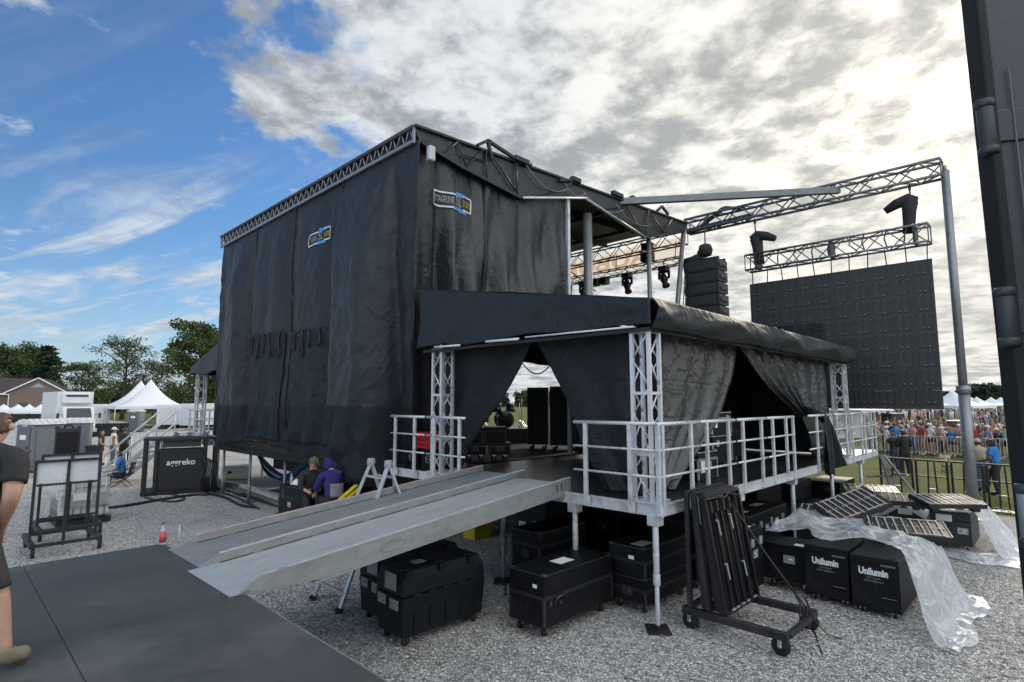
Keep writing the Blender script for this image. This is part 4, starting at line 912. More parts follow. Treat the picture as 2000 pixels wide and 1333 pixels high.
# the man cut off by the left edge of the picture
person('person in black T-shirt and shorts standing on the loading platform', (-3.68,3.86,1.25), R(8), 1.70, dict(lean=(0,.09), head=(.0,.05), arms=[((.030,-.055,-.160),(-.05,.02,-.29)),((.03,.02,-.17),(.0,.14,-.24))], legs=[((.10,.01,-.222),(.165,-.02,-.448)),((.02,.02,-.225),(.03,-.02,-.46))], wide=1.16), 0, SH_BLACK, colmat('dark shorts cloth', (.030,.030,.032)), 1, BOOT, .62, .95)
kb = [o for o in bpy.data.objects if o.get('label','').startswith('person in black T-shirt and shorts')][0]
# people in the yard on the left
a_down = None
person('woman in a black tank top and shorts standing left of the man in white', gp(204,27.2), R(-70), 1.66, dict(arms=[((.03,.02,-.17),(-.02,.12,-.24)),((.03,.0,-.175),(.0,.10,-.27))]), 0, SH_BLACK, SH_BLACK, 1, BLACK, .1, .45, longhair=True, name='person')
person('man in a white sleeveless shirt, jeans and white cap', gp(227,26.6), R(-50), 1.80, dict(), 1, SH_WHITE, JEAN, 0, WHITE, .12, 2, hat=SH_WHITE, name='person')
pk = person('person carrying a dark backpack right of the man in white', gp(249,26.4), R(20), 1.84, dict(arms=[((.03,.02,-.17),(.0,.11,-.22)),((.03,.02,-.17),(.0,.11,-.22))]), 1, BROWN, SH_BLACK, 1, BLACK, .6, 2)
MB().cbox((0,-.19,1.30),(.34,.2,.5)).build('backpack', colmat('dark backpack cloth', (.03,.025,.022)), pk, .05)
SIT = lambda kx=.02: dict(legs=[((kx,.235,.01),(kx,.27,-.22)),((kx,.235,.01),(kx,.27,-.22))])
def seated(**k): d = SIT(); d.update(k); return d
person('person in a bright blue shirt seated in a folding camp chair', gp(250,20.4)+Vector((0,0,-.47)), R(110), 1.74, seated(lean=(0,.05), head=(0,.03), arms=[((.03,.04,-.16),(.0,.17,-.2)),((.03,.04,-.16),(.0,.17,-.2))]), 1, SH_BLUE, SH_BLACK, 0, BLACK, .6, 2)
person('person in black with a camouflage cap sitting below the stage curtain', S(-.75,8.25,-.02), R(205), 1.78, seated(lean=(0,.07), head=(-.01,.06), arms=[((.03,.05,-.16),(-.04,.19,-.19)),((.03,.05,-.16),(-.06,.18,-.21))]), 0, SH_BLACK, SH_BLACK, 0, BLACK, 1.7, 2, hat=colmat('camouflage cap cloth', (.11,.10,.07)))
hp = person('person in a purple hooded sweatshirt seated with their back to the camera', S(-.72,7.25,-.02), R(40), 1.80, seated(lean=(0,.10), head=(0,.05), arms=[((.03,.07,-.15),(-.02,.20,-.18)),((.03,.07,-.15),(-.02,.20,-.18))], wide=1.12), 0, SH_PURP, SH_BLACK, 0, BLACK, 1.8, 2, hairless=True)
sk_ = figure_nodes(1.8, **seated(lean=(0,.10), head=(0,.05)))['skull'][0]
MB().lathe([(.09,-.17),(.125,-.10),(.135,.0),(.115,.09),(.06,.145),(.01,.16)], sk_+Vector((0,-.015,0)), 16).build('hood', SH_PURP, hp)
q = MB(); q.grid(lambda s, t: Vector(((s-.5)*.30, -.055-.145+.07*(2*s-1)**2-.02*t, 1.30-.28*t)), 8, 6); q.build('back_print', colmat('grey print', (.20,.17,.19)), hp, solid=.004)
# folding chair and seats
def camp_chair(loc, rz, label, c):
    t = thing('camp_chair', label, 'chair', loc, rz)
    b = MB(); b.grid(lambda s, u: ((s-.5)*.5, -.22+.44*u, .42-.05*math.sin(PI*s)-.03*u*0), 8, 4); b.build('seat', c, t, solid=.01)
    b = MB(); b.grid(lambda s, u: ((s-.5)*.52, -.22-.08*u-.04*math.sin(PI*s), .44+.42*u), 8, 4); b.build('backrest', c, t, solid=.01)
    for x in (-.26,.26):
        for (y0, y1) in ((-.25,.25),(.25,-.25)): MB().tube((x,y0,.01),(x,y1,.45),.012,6).build('leg', DSTEEL, t)
        MB().tube((x,-.26,.4),(x,-.32,.9),.012,6).tube((x,.24,.42),(x,.22,.6),.012,6).box(x-.03,x+.03,-.28,.25,.59,.61).build('arm', DSTEEL, t)
    return t
camp_chair(gp(250,20.4), R(110), 'low folding camp chair under the person in bright blue', SH_BLACK)
# people by the fence at the right
person('person in a bright blue shirt perched at the dark barrier beside the trailer door', G(1952,968)+Vector((0,0,.0)), R(30), 1.80, dict(lean=(.02,.05), legs=[((.02,.16,-.14),(.02,.17,-.37)),((.01,.02,-.225),(.01,-.01,-.455))], arms=[((.04,.03,-.16),(-.02,.15,-.20)),((.05,.0,-.16),(.0,.13,-.2))]), 2, SH_BLUE, SH_BLACK, 0, BLACK, .6, 2)
person('person in a beige shirt and cap leaning on the dark barrier', G(1922,962), R(-15), 1.74, dict(lean=(0,.08), arms=[((.03,.08,-.13),(-.04,.20,-.15)),((.03,.08,-.13),(-.04,.20,-.15))]), 0, KHAKI, JEAN, 1, BLACK, .6, 2, hat=KHAKI)
person('person all in black standing with folded arms between the dark barrier and the crowd', G(1770,930), R(-10), 1.86, dict(arms=[((.04,.03,-.16),(-.10,.11,-.14)),((.04,.03,-.16),(-.10,.11,-.15))]), 1, SH_BLACK, SH_BLACK, 0, BLACK, 1.5, 2)
person('person in dark clothes raising a phone in front of the crowd barricade', G(1749,920), R(10), 1.7, dict(arms=[((.05,.06,-.12),(-.02,.16,-.02)),((.05,.06,-.12),(-.02,.16,-.02))]), 0, SH_BLACK, NAVY, 1, BLACK, .6, 2)
person('child in pale clothes sitting on the grass before the crowd barricade', G(1845,918)+Vector((0,0,-.42)), R(170), 1.25, seated(lean=(0,.06)), 0, KHAKI, KHAKI, 2, BLACK, .6, 1)
# ---------------------------------------------------------------- the crowd: a few bodies, many people
CP = [('arms down', {}), ('arms in front', dict(lean=(0,.04), arms=[((.04,.07,-.13),(-.03,.18,-.12)),((.04,.07,-.13),(-.03,.18,-.12))])),
      ('one arm raised', dict(arms=[((.05,.05,.12),(.02,.10,.27)),((.03,-.01,-.175),(.04,.03,-.335))])), ('both arms up', dict(arms=[((.06,.04,.11),(.02,.06,.27)),((.06,.04,.11),(.02,.06,.27))])),
      ('hands on hips', dict(arms=[((.10,-.03,-.13),(.02,.03,-.23)),((.10,-.03,-.13),(.02,.03,-.23))])), ('hand at face', dict(arms=[((.04,.07,-.12),(-.05,.09,.02)),((.03,-.01,-.175),(.04,.03,-.335))]))]
protos = []
for k, (nm, ps) in enumerate(CP):
    for hat in (0, 1):
        h = 1.70; N = figure_nodes(h, **ps); me = skin_mesh(N, h, 1); rg = regions(me, N); b = MB(); b.smooth = True
        b.add([v.co for v in me.vertices], [tuple(p.vertices) for p in me.polygons])
        b.mi = [SLOT.index(part_of(a, c, t, p.center, N, .5, [.45,2][k % 2], h)) for (a, c, t), p in zip(rg, me.polygons)]
        S_ = N['skull'][0]; b.m = 3
        if hat: b.lathe([(.10*h,-.002*h),(.10*h,.004*h),(.06*h,.006*h),(.055*h,.035*h),(.03*h,.052*h),(.004*h,.055*h)], S_+Vector((0,0,.02))*h, 12)
        elif k % 2: b.path([S_+Vector((0,-.03,.03))*h, S_+Vector((0,-.05,-.06))*h, S_+Vector((0,-.04,-.15))*h], [.05*h,.05*h,.025*h], 8)
        else: b.lathe([(.056*h,-.005*h),(.058*h,.02*h),(.04*h,.052*h),(.005*h,.06*h)], S_+Vector((0,-.006,.0))*h, 10)
        q = b.build('person', [SKINS[0], SH_WHITE, JEAN, HAIRS[0], BLACK]); protos.append((q, nm, hat)); bpy.data.meshes.remove(me)
SHC = [('white', SH_WHITE), ('black', SH_BLACK), ('pink', PINK), ('grey', GREYC), ('red', RED), ('beige', KHAKI), ('pale green', TEAL), ('navy', NAVY), ('lavender', LAV), ('blue', SH_BLUE), ('brown', BROWN)]
rc = random.Random(5); used = set(); cnt = 0
def crowd_person(x, y, where, hs=None):
    global cnt
    q, nm, hat = protos[rc.randrange(len(protos))]
    if nm == 'both arms up' and rc.random() < .8: q, nm, hat = protos[2*rc.choice((0,1,4,5))+rc.randrange(2)]
    cn, cm = SHC[min(len(SHC)-1, int(rc.random()**1.25*len(SHC)))]
    if (q.name, 1) not in used: used.add((q.name, 1)); o = q
    else: o = q.copy(); COL.objects.link(o)
    o.location = (x, y, 0); o.rotation_euler = (0, 0, R(95)+rc.gauss(0,.45)); s = hs or rc.uniform(.93,1.07); o.scale = (s,s,s)
    hc = HAIRS[rc.choice((0,0,1,1,2))] if not hat else rc.choice((SH_WHITE, KHAKI, SH_BLACK, BROWN))
    for k, m in enumerate((SKINS[rc.choice((0,0,0,1,2))], cm, rc.choice((JEAN, JEAN, SH_BLACK, KHAKI, GREYC)), hc, rc.choice((BLACK, WHITE, BROWN)))):
        o.material_slots[k].link = 'OBJECT'; o.material_slots[k].material = m
    tag(o, 'person in %s top%s, %s, %s' % (cn, ' and hat' if hat else '', nm, where), 'person', 'festival crowd behind the barricade'); cnt += 1; return o
B0, B1 = Vector((20.9,34.0,0)), Vector((25.2,29.0,0)); bd = (B1-B0).normalized(); bn = Vector((bd.y,-bd.x,0)); bn = -bn if bn.y < 0 else bn
BL = (B1-B0).length
for row, (where, sp) in enumerate((('front row at the barricade', .40), ('second row of the crowd', .52), ('third row of the crowd', .58), ('middle of the crowd', .66), ('middle of the crowd', .8), ('back of the crowd', .8), ('back of the crowd', .8), ('back of the crowd', .8), ('far back of the crowd', .9), ('far back of the crowd', .9))):
    x = rc.uniform(.1,.4)
    while x < BL:
        p = B0+bd*(x+rc.gauss(0,.06))+bn*(.45+.75*row+rc.gauss(0,.12))
        if not (row > 2 and rc.random() < .22): crowd_person(p.x, p.y, where)
        x += sp*rc.uniform(.8,1.25)
for k in range(34):
    p = gp(rc.choice((rc.uniform(1905,1990), rc.uniform(1900,1960), rc.uniform(1680,1850))), rc.uniform(40,75)); crowd_person(p.x, p.y, 'on the grass behind the crowd')
for q, _, _ in protos:
    if (q.name, 1) not in used: bpy.data.objects.remove(q)
# the far crowd, too many and too small to count
b = MB(); r2 = random.Random(9)
for k in range(700):
    p = gp(r2.uniform(1560,2100), r2.uniform(85,150)); h = r2.uniform(1.55,1.8); b.m = r2.randrange(6)
    b.lathe([(.10,.0),(.14,.45*h),(.20,.8*h),(.08,.85*h)], (p.x,p.y,0), 6); b.m = r2.choice((6,7)); b.lathe([(.05,-.12),(.11,0),(.05,.12)], (p.x,p.y,h*.92), 6)
struct(b.build('distant_crowd', [SH_WHITE,SH_BLACK,PINK,GREYC,NAVY,KHAKI,SKINS[0],HAIRS[1]]), 'stuff')
# ================================================================ cases and the other loose things
def latch(b, x, y, z, ax):
    if ax == 'x': b.box(x-.012,x+.004,y-.055,y+.055,z-.06,z+.06).box(x-.02,x,y-.02,y+.02,z-.04,z+.03)
    else: b.box(x-.055,x+.055,y-.012,y+.004,z-.06,z+.06).box(x-.02,x+.02,y-.02,y,z-.04,z+.03)
def recess(parent, x, y, z, ax, m=None):
    b = MB(); w, h = .085, .06
    for (a0,a1,c0,c1) in ((-w,w,h-.012,h),(-w,w,-h,-h+.012),(-w,-w+.014,-h+.012,h-.012),(w-.014,w,-h+.012,h-.012)):
        if ax == 'x': b.box(x-.010,x+.003,y+a0,y+a1,z+c0,z+c1)
        else: b.box(x+a0,x+a1,y-.010,y+.003,z+c0,z+c1)
    if ax == 'x': b.tube((x-.014,y-.05,z),(x-.014,y+.05,z),.011,6).box(x-.003,x+.002,y-w,y+w,z-h,z+h)
    else: b.tube((x-.05,y-.014,z),(x+.05,y-.014,z),.011,6).box(x-w,x+w,y-.003,y+.002,z-h,z+h)
    return b.build('handle', m or SILV, parent)
def caster(parent, x, y, r=.06, m=None):
    b = MB().box(x-.04,x+.04,y-.035,y+.035,2*r-.0,2*r+.03); b.bar((x,y-.03,2*r),(x,y-.03,r),.03,.008); b.bar((x,y+.03,2*r),(x,y+.03,r),.03,.008)
    c = b.build('caster', m or STEEL, parent); MB().disc((x,y,r),r,.032,'y',14).build('wheel', RUB, c); return c
def case(label, u, v, L, W_, Hh, z=0.0, rz=T, m=None, lid=.72, casters=True, hx=(), hy=(), lx=(), ly=(), papers=(), trim=TRIM, name='road_case', group=None, ribs=False, cm=None, cat='case', fit=None, low=0.0):
    """case with its near bottom corner at stage-frame (u,v); L runs along local x, W_ along local y"""
    t = thing(name, label, cat, S(u,v,z), rz, group); z0 = .15-low if casters else .0; m = m or CASE; zl = z0+(Hh-z0)*lid; e = .012
    MB().box(0,L,0,W_,z0,zl-.004).build('body', m, t, .008)
    MB().box(0,L,0,W_,zl+.004,Hh).build('lid', m, t, .008)
    b = MB()
    for x in (0,L):
        for y in (0,W_):
            sx = -1 if x == 0 else 1; sy = -1 if y == 0 else 1
            b.box(min(x+sx*.003,x-sx*.025),max(x+sx*.003,x-sx*.025),min(y+sy*.003,y-sy*.025),max(y+sy*.003,y-sy*.025),z0+.02,zl-.012)
    for zz in (zl-.018, zl+.006, Hh-.02):
        b.box(.003,L-.003,-.003,.02,zz,zz+.014); b.box(-.003,.02,.003,W_-.003,zz,zz+.014); b.box(L-.02,L+.003,.003,W_-.003,zz,zz+.014)
    for x in (.035,L-.035):
        for y in (.035,W_-.035): b.lathe([(.02,-.03),(.04,-.02),(.045,.0),(.03,.012)], (x,y,Hh-.006), 8)
    if trim: b.build('edge_trim', trim, t)
    if casters:
        for x in (.12,L-.12):
            for y in (.10,W_-.10): caster(t, x, y, .06-low*.45, cm)
    for y, zz in hx: recess(t, -.003, y, zz, 'x', fit)
    for x, zz in hy: recess(t, x, -.003, zz, 'y', fit)
    for y in lx: q = MB(); latch(q, -.003, y, zl, 'x'); q.build('latch', fit or SILV, t)
    for x in ly: q = MB(); latch(q, x, -.003, zl, 'y'); q.build('latch', fit or SILV, t)
    for (kind, a, c, w, h, mm) in papers:
        if kind == 'top': MB().box(a,a+w,c,c+h,Hh+.001,Hh+.005).build('sheet', mm, t)
        elif kind == 'x': MB().box(-.008,-.003,a,a+w,c,c+h).build('sheet', mm, t)
        else: MB().box(a,a+w,-.008,-.003,c,c+h).build('sheet', mm, t)
    return t
LABM = mat('silver grey sticker', (.30,.31,.32), .6, var=.2)
def moulded(label, u, v, L, W_, Hh):
    t = thing('moulded_case', label, 'case', S(u,v), T, 'moulded black cases under the ramps'); z0 = .12; zl = .60
    tap = lambda a, c, z: ((a*L, c*W_, z))
    b = MB(); k = .03; b.add([(k,k,z0),(L-k,k,z0),(L-k,W_-k,z0),(k,W_-k,z0),(0,0,zl-.006),(L,0,zl-.006),(L,W_,zl-.006),(0,W_,zl-.006)], [(0,3,2,1),(4,5,6,7),(0,1,5,4),(1,2,6,5),(2,3,7,6),(3,0,4,7)])
    for x in (.18,.42,.68,.94,1.18):
        if x < L-.1: b.box(x,x+.022,-.004,.012,z0+.06,zl-.16)
    b.build('body', MOLD, t, .02)
    b = MB(); k = .05; b.add([(0,0,zl+.006),(L,0,zl+.006),(L,W_,zl+.006),(0,W_,zl+.006),(.012,.012,Hh-.12),(L-.012,.012,Hh-.12),(L-.012,W_-.012,Hh-.12),(.012,W_-.012,Hh-.12),(k+.02,k+.02,Hh),(L-k-.02,k+.02,Hh),(L-k-.02,W_-k-.02,Hh),(k+.02,W_-k-.02,Hh)],
          [(0,3,2,1),(8,9,10,11),(0,1,5,4),(1,2,6,5),(2,3,7,6),(3,0,4,7),(4,5,9,8),(5,6,10,9),(6,7,11,10),(7,4,8,11)])
    for x in (.1,.62,1.12): b.cbox((x,W_*.5,Hh+.004),(.16,W_*.7,.03)); b.cbox((x,.03,Hh-.05),(.1,.06,.10))
    b.build('lid', MOLD, t, .018)
    for x in (.14,.38,.62,.86,1.12): MB().box(x,x+.14,-.016,.0,zl-.025,zl+.025).build('latch', MOLD, t, .006)
    MB().box(-.006,.0,W_*.25,W_*.66,.66,.86).build('sticker', LABM, t)
    recess(t, -.004, W_*.3, .50, 'x', LABM); recess(t, -.004, W_*.75, .52, 'x', LABM)
    MB().box(.32,.50,.2,.34,Hh+.019,Hh+.023).build('sticker', LABM, t)
    for x in (.12,L-.12):
        for y in (.1,W_-.1): caster(t, x, y, .055, mat('rusty red caster', (.16,.06,.045), .6, .3, var=.3))
    return t
moulded('front moulded black plastic case with red casters below the ramps', -2.66, 1.90, 1.36, .60, .90)
moulded('rear moulded black plastic case half hidden behind its twin below the ramps', -2.48, 2.60, 1.36, .62, .90)
tr = case('long black trunk with a white sheet on its lid in front of the deck legs', -1.26, .84, 1.5, .62, .80, lid=.55, papers=(('top',.55,.18,.30,.20,PAPER),('x',.12,.62,.07,.045,PAPER)), trim=TRIM)
q = MB(); q.path([(.18,-.02,.42),(.22,-.05,.50),(.34,-.06,.52),(.40,-.02,.47)], .012, 6); q.box(.1,.14,-.012,-.002,.40,.46).box(.3,.34,-.012,-.002,.38,.43); q.build('handle', TRIM, tr)
case('tall black case with two silver handles in the shade behind the long trunk', .95, 2.75, 1.5, .72, 1.28, lid=.9, hx=((.18,.78),(.55,.74)), trim=None)
case('lower black drawer case of the pair standing behind the deck corner leg', .36, .36, 1.3, .62, .50, lid=.5, hx=((.3,.3),), trim=TRIM, fit=TRIM)
case('upper black drawer case of the pair standing behind the deck corner leg', .36, .36, 1.3, .62, .42, z=.505, lid=.5, casters=False, papers=(('x',.18,.24,.09,.05,PAPER),('top',.1,.1,.3,.2,GREYP)), trim=TRIM)
case('black case deep under the deck behind the drawer cases', 2.0, 1.9, 1.6, .7, 1.15, trim=None, hx=((.35,.7),), fit=TRIM)
case('black case deep under the deck to the right of the others', 3.9, 1.9, 1.8, .8, 1.1, trim=None, hx=((.35,.7),), fit=TRIM)
case('bright yellow case standing on the gravel deep under the deck', 1.6, 5.35, .5, .4, .42, m=mat('yellow plastic', (.42,.36,.02), .5), casters=False, trim=None)
SMB = SILV
c = SI(G(1470,1174)); case('tall narrow black case with silver latches behind the cart of panels', c[0], c[1], .50, .58, 1.02, lid=.78, hy=((.17,.66),), ly=(.08,.40), papers=(('top',.15,.12,.22,.3,PAPER),), trim=None)
case('black case with one big silver handle, edge of the plastic sheet on its lid', 2.88, -1.02, .62, .72, .72, lid=.92, hx=((.30,.50),), papers=(('top',.05,.06,.12,.18,PAPER),), trim=None, ly=(.3,))
def boxed(label, u, v, L, W_, Hh):
    t = case(label, u, v, L, W_, Hh, lid=.86, trim=None, casters=True, group='black lettered panel cases', low=.06)
    fr = lambda y, z: frameM((-.007,y,z), (0,-1,0), (0,0,1))
    text('lettering', 'Unilumin', .13, LETTER, t, fr(W_*.52,.60), .001, .36, .006); text('lettering', 'LED Panels', .04, LETG, t, fr(W_*.52,.52), .001, .17); text('lettering', '500*1000mm', .04, LETG, t, fr(W_*.52,.475), .001, .24)
    for k in range(7): MB().box(-.006,-.001,.04+.026*k,.058+.026*k,.70,.722).build('icon', LETG, t)
    MB().box(-.006,-.001,.05,.22,.27,.276).build('fine_print', LETG, t)
    q = MB()
    for (x0,x1,y0,y1) in ((L-.22,L-.08,.08,.16),(.02,.10,.06,.2),(.02,.10,W_-.2,W_-.06)): MB().box(x0,x1,y0,y1,Hh+.001,Hh+.006).build('grip', RUB, t)
    return t
boxed('black lettered panel case in front, under the hanging edge of the plastic sheet', 2.64, -2.24, 1.15, .60, .80)
boxed('black lettered panel case behind, its lid hidden under the plastic sheet', 2.72, -1.60, 1.15, .60, .82)
case('big black case with four silver latches below the deck edge', 3.55, .20, 2.0, .75, .93, lid=.72, hy=((.9,.62),), ly=(.25,.62,1.15,1.75), papers=(('y',1.36,.50,.14,.22,PAPER),('top',.2,.2,.4,.18,GREYP),('top',1.2,.3,.4,.15,GREYP)), trim=TRIM)
case('black case tucked under the deck behind the cart of panels', 1.9, .35, 1.4, .7, 1.05, trim=TRIM, hx=((.3,.6),), fit=TRIM)
case('black case wedged under the deck behind the trunk and the drawer cases', -.05, 2.0, 1.2, .6, .95, trim=TRIM, hx=((.3,.6),), fit=TRIM)
for k, (a, c, L_, W__, H_, lb) in enumerate(((2.6,1.2,1.3,.7,1.2,'deep under the deck behind the cart of panels'),(4.3,1.15,1.5,.7,1.0,'under the deck behind the big latched case'),(6.1,1.0,1.5,.8,1.15,'under the deck behind the low lengthwise case'),(7.9,.9,1.6,.8,1.0,'under the far end of the deck'),
        (5.9,2.9,1.8,.8,1.2,'far back under the middle of the deck'),(8.2,2.8,1.8,.8,1.2,'far back under the far end of the deck'),(2.6,3.9,1.5,.7,1.15,'far back under the deck near the yellow case'),(4.6,4.2,1.6,.8,1.2,'against the stage under the middle of the deck'),(9.8,.3,1.4,.8,.9,'past the last deck leg below the far railing'))):
    case('black case stored '+lb, a, c, L_, W__, H_, trim=None, hx=((.3,.7),), fit=TRIM, group='black cases stored under the deck')
case('low black case lying lengthwise under the deck edge past the big latched case', 6.3, -.15, 2.3, .9, .62, trim=TRIM)
case('dark grey case under clear plastic nearest the dark barrier, white sheet on its front', 7.66, -2.54, 1.2, .66, .80, m=CASEG, trim=None, hx=((.14,.44),(.50,.42)), papers=(('x',.30,.60,.26,.13,PAPER),))
case('dark grey case under clear plastic left of its lookalike, white sheet on its front', 8.15, -1.72, 1.2, .66, .78, m=CASEG, trim=None, hx=((.16,.42),(.50,.42)), papers=(('x',.22,.56,.26,.13,PAPER),))
case('dark case behind, half wrapped in clear plastic beside the deck', 8.9, -.85, 1.2, .66, .72, m=CASEG, trim=None)
case('low dark case carrying the slatted frame in the middle of the plastic sheets', 5.2, -1.5, 1.25, .62, .74, m=CASEG, trim=None)
case('low dark case under the tilted slatted frames by the deck legs', 5.4, -.62, 1.5, .62, .70, m=CASEG, trim=None)
# slatted frames lying on the cases
def slats(label, p, rz, tilt=(0,0), L=1.15, W_=.52):
    t = thing('slatted_frame', label, 'frame', p, 0, 'slatted black frames lying on the cases'); t.rotation_euler = (R(tilt[0]), R(tilt[1]), rz)
    b = MB()
    for y in (0, W_): b.bar((0,y,.07),(L,y,.07),.03,.09)
    for k in range(5): b.bar((L*k/4,0,.07),(L*k/4,W_,.07),.03,.09,)
    b.box(.02,L-.02,.02,W_-.02,.04,.108); b.build('frame_body', BLACK, t, .004); b = MB()
    for k in range(9):
        x = L*(k+.3)/9.2; b.box(x,x+.020,.0,W_,.117,.124)
    for y in (.02,W_-.04): b.box(L*.1,L*.44,y,y+.018,.117,.124).box(L*.55,L*.9,y,y+.018,.117,.124)
    for k in range(16): x = L*(k+.2)/16; b.box(x,x+.012,W_*.46,W_*.54,.112,.120)
    b.build('slat', mat('pale slat edge', (.40,.39,.36), .5, var=.3), t)
    for x in (.1,L-.2): MB().box(x,x+.12,.05,W_-.05,-.06,.02).build('foot', BLACK, t)
    return t
slats('slatted black frame bridging the top of the dark grey case nearest the barrier', S(7.75,-2.75,.87), T-R(78), (0,0), 1.1, .5) if 0 else None
FR = [(G(1815,996,.90), R(-3), (9,0), 'slatted black frame on the dark grey case nearest the barrier'), (G(1684,985,.86), R(-28), (8,0), 'slatted black frame on the dark grey case left of its lookalike'), (G(1650,968,.84), R(-24), (8,0), 'slatted black frame farthest back beside the end of the deck'),
      (G(1556,1018,.78), R(-34), (12,0), 'slatted black frame slumped beside the deck legs'), (G(1640,1030,.82), R(8), (20,-16), 'slatted black frame tipped up on another frame'), (G(1698,1050,.84), R(-26), (12,0), 'slatted black frame nearest the lettered panel cases')]
for p, rz, tl_, lb in FR: slats(lb, p, rz, tl_, 1.08, .62)
# clear plastic sheets
pm = bpy.data.materials.new('clear plastic film'); pm.use_nodes = True; t_ = NT(pm.node_tree); t_.n.remove(t_.n['Principled BSDF'])
co = t_.new('ShaderNodeTexCoord').outputs['Object']; nz = t_.noise(co, 2.6, 4, .55, .9); bp_ = t_.new('ShaderNodeBump'); bp_.inputs['Strength'].default_value = .7; bp_.inputs['Distance'].default_value = .10; t_.l.new(nz, bp_.inputs['Height'])
gl = t_.new('ShaderNodeBsdfGlossy'); gl.inputs['Roughness'].default_value = .30; gl.inputs[0].default_value = (.95,.97,1,1); t_.l.new(bp_.outputs[0], gl.inputs['Normal'])
df = t_.new('ShaderNodeBsdfDiffuse'); df.inputs[0].default_value = (.78,.82,.86,1); tl2 = t_.new('ShaderNodeBsdfTranslucent'); tl2.inputs[0].default_value = (.8,.84,.88,1); tp = t_.new('ShaderNodeBsdfTransparent')
m1 = t_.new('ShaderNodeMixShader'); m1.inputs[0].default_value = .5; t_.l.new(df.outputs[0], m1.inputs[1]); t_.l.new(tl2.outputs[0], m1.inputs[2])
m2 = t_.new('ShaderNodeMixShader'); m2.inputs[0].default_value = .20; t_.l.new(m1.outputs[0], m2.inputs[1]); t_.l.new(gl.outputs[0], m2.inputs[2])
lw = t_.new('ShaderNodeLayerWeight'); lw.inputs[0].default_value = .35; t_.l.new(bp_.outputs[0], lw.inputs['Normal'])
rdg = t_.math('SUBTRACT', 1.0, t_.math('ABSOLUTE', t_.math('SUBTRACT', t_.math('MULTIPLY', nz, 2.0), 1.0))); rdg = t_.smooth(rdg, .86, 1.0)
fac = t_.math('ADD', t_.math('MULTIPLY', lw.outputs['Facing'], .55), t_.math('MULTIPLY', rdg, .40)); fac = t_.math('ADD', fac, .35, clamp=True)
m3 = t_.new('ShaderNodeMixShader'); t_.l.new(fac, m3.inputs[0]); t_.l.new(tp.outputs[0], m3.inputs[1]); t_.l.new(m2.outputs[0], m3.inputs[2]); t_.l.new(m3.outputs[0], t_.n['Material Output'].inputs[0])
def crumple(u, v, a=1.0):
    r = 0
    for k, (f, w) in enumerate(((1.3,.55),(2.7,.3),(5.0,.12))):
        r += w*(1-2*abs(fb(u*f+k*7, v*f-k*3, k*5, 1)*1.6))
    return r*a
def sheet(label, fn, nu=130, nv=110):
    t = thing('plastic_sheet', label, 'plastic sheet', S(0,0), T, 'clear plastic sheets over the cases'); b = MB(); b.grid(fn, nu, nv); b.build('film', pm, t); return t
def sh1(s, t):
    v = -.30-2.70*s; fall = sstep(-2.26, -2.85, v); u0 = 3.05-.36*sstep(-.95,-1.15,v)+.30*sstep(-1.45,-1.75,v)-.25*sstep(-1.8,-2.2,v)-.06*math.sin(v*7)-.95*fall**.5; u = u0+(2.05+.50*fall**.5)*t
    top = .90+.16*math.exp(-((v+.95)/.22)**2-((u-3.5)/.35)**2)+.10*math.exp(-((v+1.7)/.25)**2-((u-3.6)/.5)**2)+.05*sstep(4,5,u)
    z = top*(1-fall)+.03*fall; k = .10+.07*fall*(1-fall)*4
    z += k*crumple(u*.9, v*.9)+.02*math.sin(v*16+u*7)*(1-abs(2*fall-1)); e = .05*fb(u*2, v*3, 3)*(fall)
    vv = v-.10*fall*(1-fall)+.07*math.sin(u*4.5)*fall
    return (u+e, vv, max(.015+.012*abs(math.sin(u*5+v*4)), z))
sheet('big crumpled clear plastic sheet over the lettered panel cases, spilling onto the gravel', sh1, 150, 120)
def sh2(s, t):
    v = -1.55-2.0*s; fall = sstep(-2.56, -3.15, v); u = 7.62-.35*fall+(1.75+.2*fall)*t+.05*math.sin(v*7); z = .83*(1-fall)+.03*fall+(.03+.10*fall*(1-fall)*3)*crumple(u, v)+.02*math.sin(u*14+v*5)*(1-abs(2*fall-1))
    return (u+.1*math.sin(v*5)*fall, v+.12*math.sin(u*6)*fall, max(.015+.02*abs(math.sin(u*8+v*5)), z))
sheet('clear plastic sheet falling off the dark grey case nearest the barrier', sh2)
def sh3(s, t):
    v = -.2-1.6*s; fr = sstep(.45,.0,t); u = 7.95+1.6*t; z = (.80-.35*fr*abs(math.sin(v*2.2)))+.05*crumple(u*1.2, v*1.2); return (u-.25*fr, v, z)
sheet('clear plastic sheet over the two rear cases beside the end of the deck', sh3)
def sh4(s, t):
    u = 6.9+1.0*t; v = -2.0-1.3*s; z = .04+.09*max(0, crumple(u*1.3, v*1.3)+.3)*math.sin(PI*s)*math.sin(PI*t); return (u+.1*math.sin(s*9), v+.08*math.sin(t*8), z)
sheet('crumpled end of clear plastic lying on the gravel before the grey cases', sh4, 60, 60)
